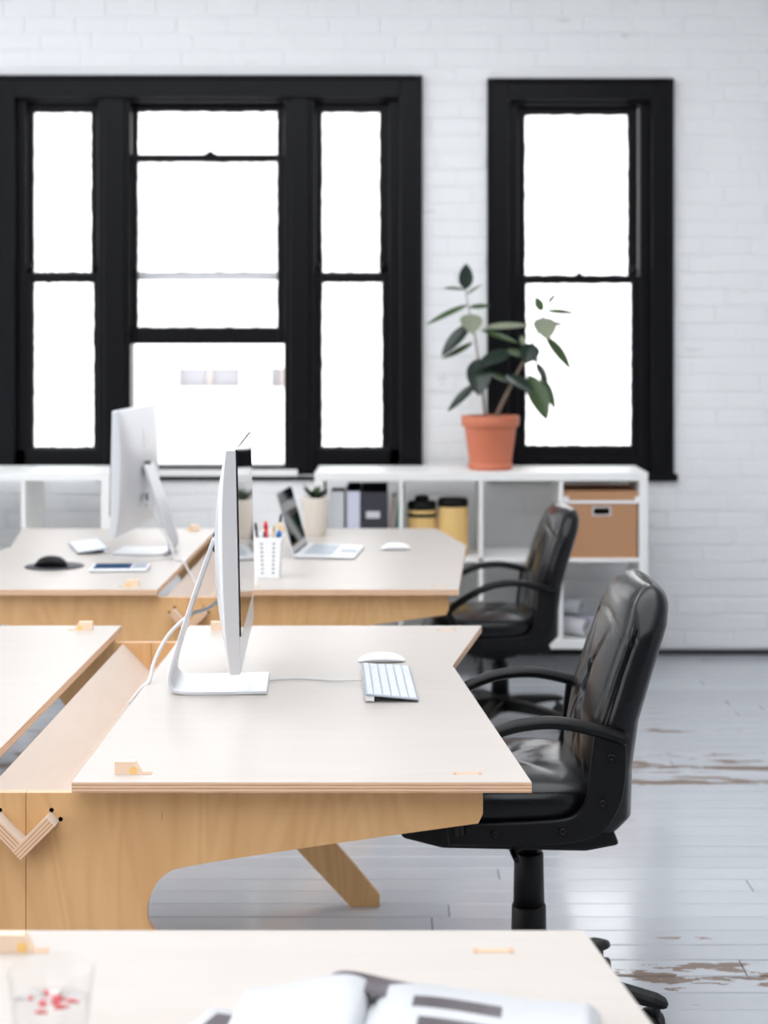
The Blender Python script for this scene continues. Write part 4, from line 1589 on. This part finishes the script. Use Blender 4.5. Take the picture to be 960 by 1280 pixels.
# ------------------------------------------------------------------ near desk: magazine and tumbler
def magazine():
    # spine lies away from the sitter; blocks rise from the desk and curl towards the fore edges
    o = thing('open_magazine', 'open magazine with dark photographs on the nearest desk', 'magazine', (-.050, 1.705, TOP_Z + .0006), math.radians(-6))

    def half(sgn, W, dep, thick, hump, name, mats, rz=0.0, dz=0.0, x0=0.0, y0=0.0):
        n = 24
        up, lo = [], []
        for i in range(n + 1):
            u = i / n
            x_ = sgn * W * u
            h = thick * (1 - .25 * u) + hump * math.sin(PI * u ** .55) * (1 - u) ** .5
            if u == 0:
                h = thick * .35
            up.append((x_, h + dz))
            lo.append((x_, dz + (0 if dz == 0 else h - .001)))
        m = MB()
        vs = []
        for y_ in (-dep / 2, dep / 2):
            vs += [(a, y_, b_) for a, b_ in up]
            vs += [(a, y_, b_) for a, b_ in lo]
        k = n + 1
        fs = []
        for i in range(n):
            fs.append((i, i + 1, 2 * k + i + 1, 2 * k + i))
            fs.append((k + i, 3 * k + i, 3 * k + i + 1, k + i + 1))
            fs.append((i, k + i, k + i + 1, i + 1))
            fs.append((2 * k + i, 2 * k + i + 1, 3 * k + i + 1, 3 * k + i))
        fs.append((0, 2 * k, 3 * k, k))
        fs.append((n, k + n, 3 * k + n, 2 * k + n))
        m.add(vs, fs, 0, True)
        return m.build(name, mats, o, (x0, y0, 0), (0, 0, rz))
    half(1, .247, .29, .012, .018, 'right_pages', 'page_print')
    half(-1, .15, .29, .016, .022, 'left_pages', 'paper')
    # a lifted leaf whose dark back shows behind the left pages
    half(1, .10, .05, .004, .012, 'curled_leaf', 'page_dark', dz=.017, x0=-.055, y0=.138)
    # printed photo page that sticks out at the lower left
    half(-1, .14, .16, .0025, .0, 'photo_page', 'page_dark', rz=math.radians(-16), x0=-.07, y0=0)
    for k in range(4):
        half(1, .250 + .003 * k, .286, .001, .004, 'loose_sheet', 'paper', dz=.0125 - .003 * k)


magazine()


def tumbler():
    d = 1.72
    o = thing('water_tumbler', 'clear glass tumbler with red flecks in the water', 'glass', (at(64, 0, d).x, d, TOP_Z), 0)
    H, r0, r1, t = .0945, .038, .0465, .0016
    MB().lathe([(0, 0), (r0 - .002, 0), (r0, .003), (r1, H - .001), (r1 - t / 2, H), (r1 - t, H - .001), (r0 - t, .009), (0, .009)], 48).build('glass_wall', 'tumbler', o)
    hz = .058
    rw = r0 + (r1 - r0) * hz / H - t - .0004
    MB().lathe([(0, .0095), (r0 - t - .0003, .0095), (rw, hz), (0, hz - .001)], 40).build('water', 'tumbler', o)
    rnd = random.Random(5)
    for k in range(12):
        a = 2 * PI * k / 12 * 5 + rnd.uniform(-.3, .3)
        r = rnd.uniform(.006, .028)
        L = rnd.uniform(.004, .009)
        q = rnd.uniform(0, PI)
        c_, s_ = math.cos(q), math.sin(q)
        m = MB().tube([(-L * c_, -L * s_, 0), (0, 0, .001), (L * c_, L * s_, 0)], [.001, .0028, .001], 8)
        m.build('red_fleck', 'fleck', o, (r * math.cos(a), r * math.sin(a), hz - .001))


tumbler()
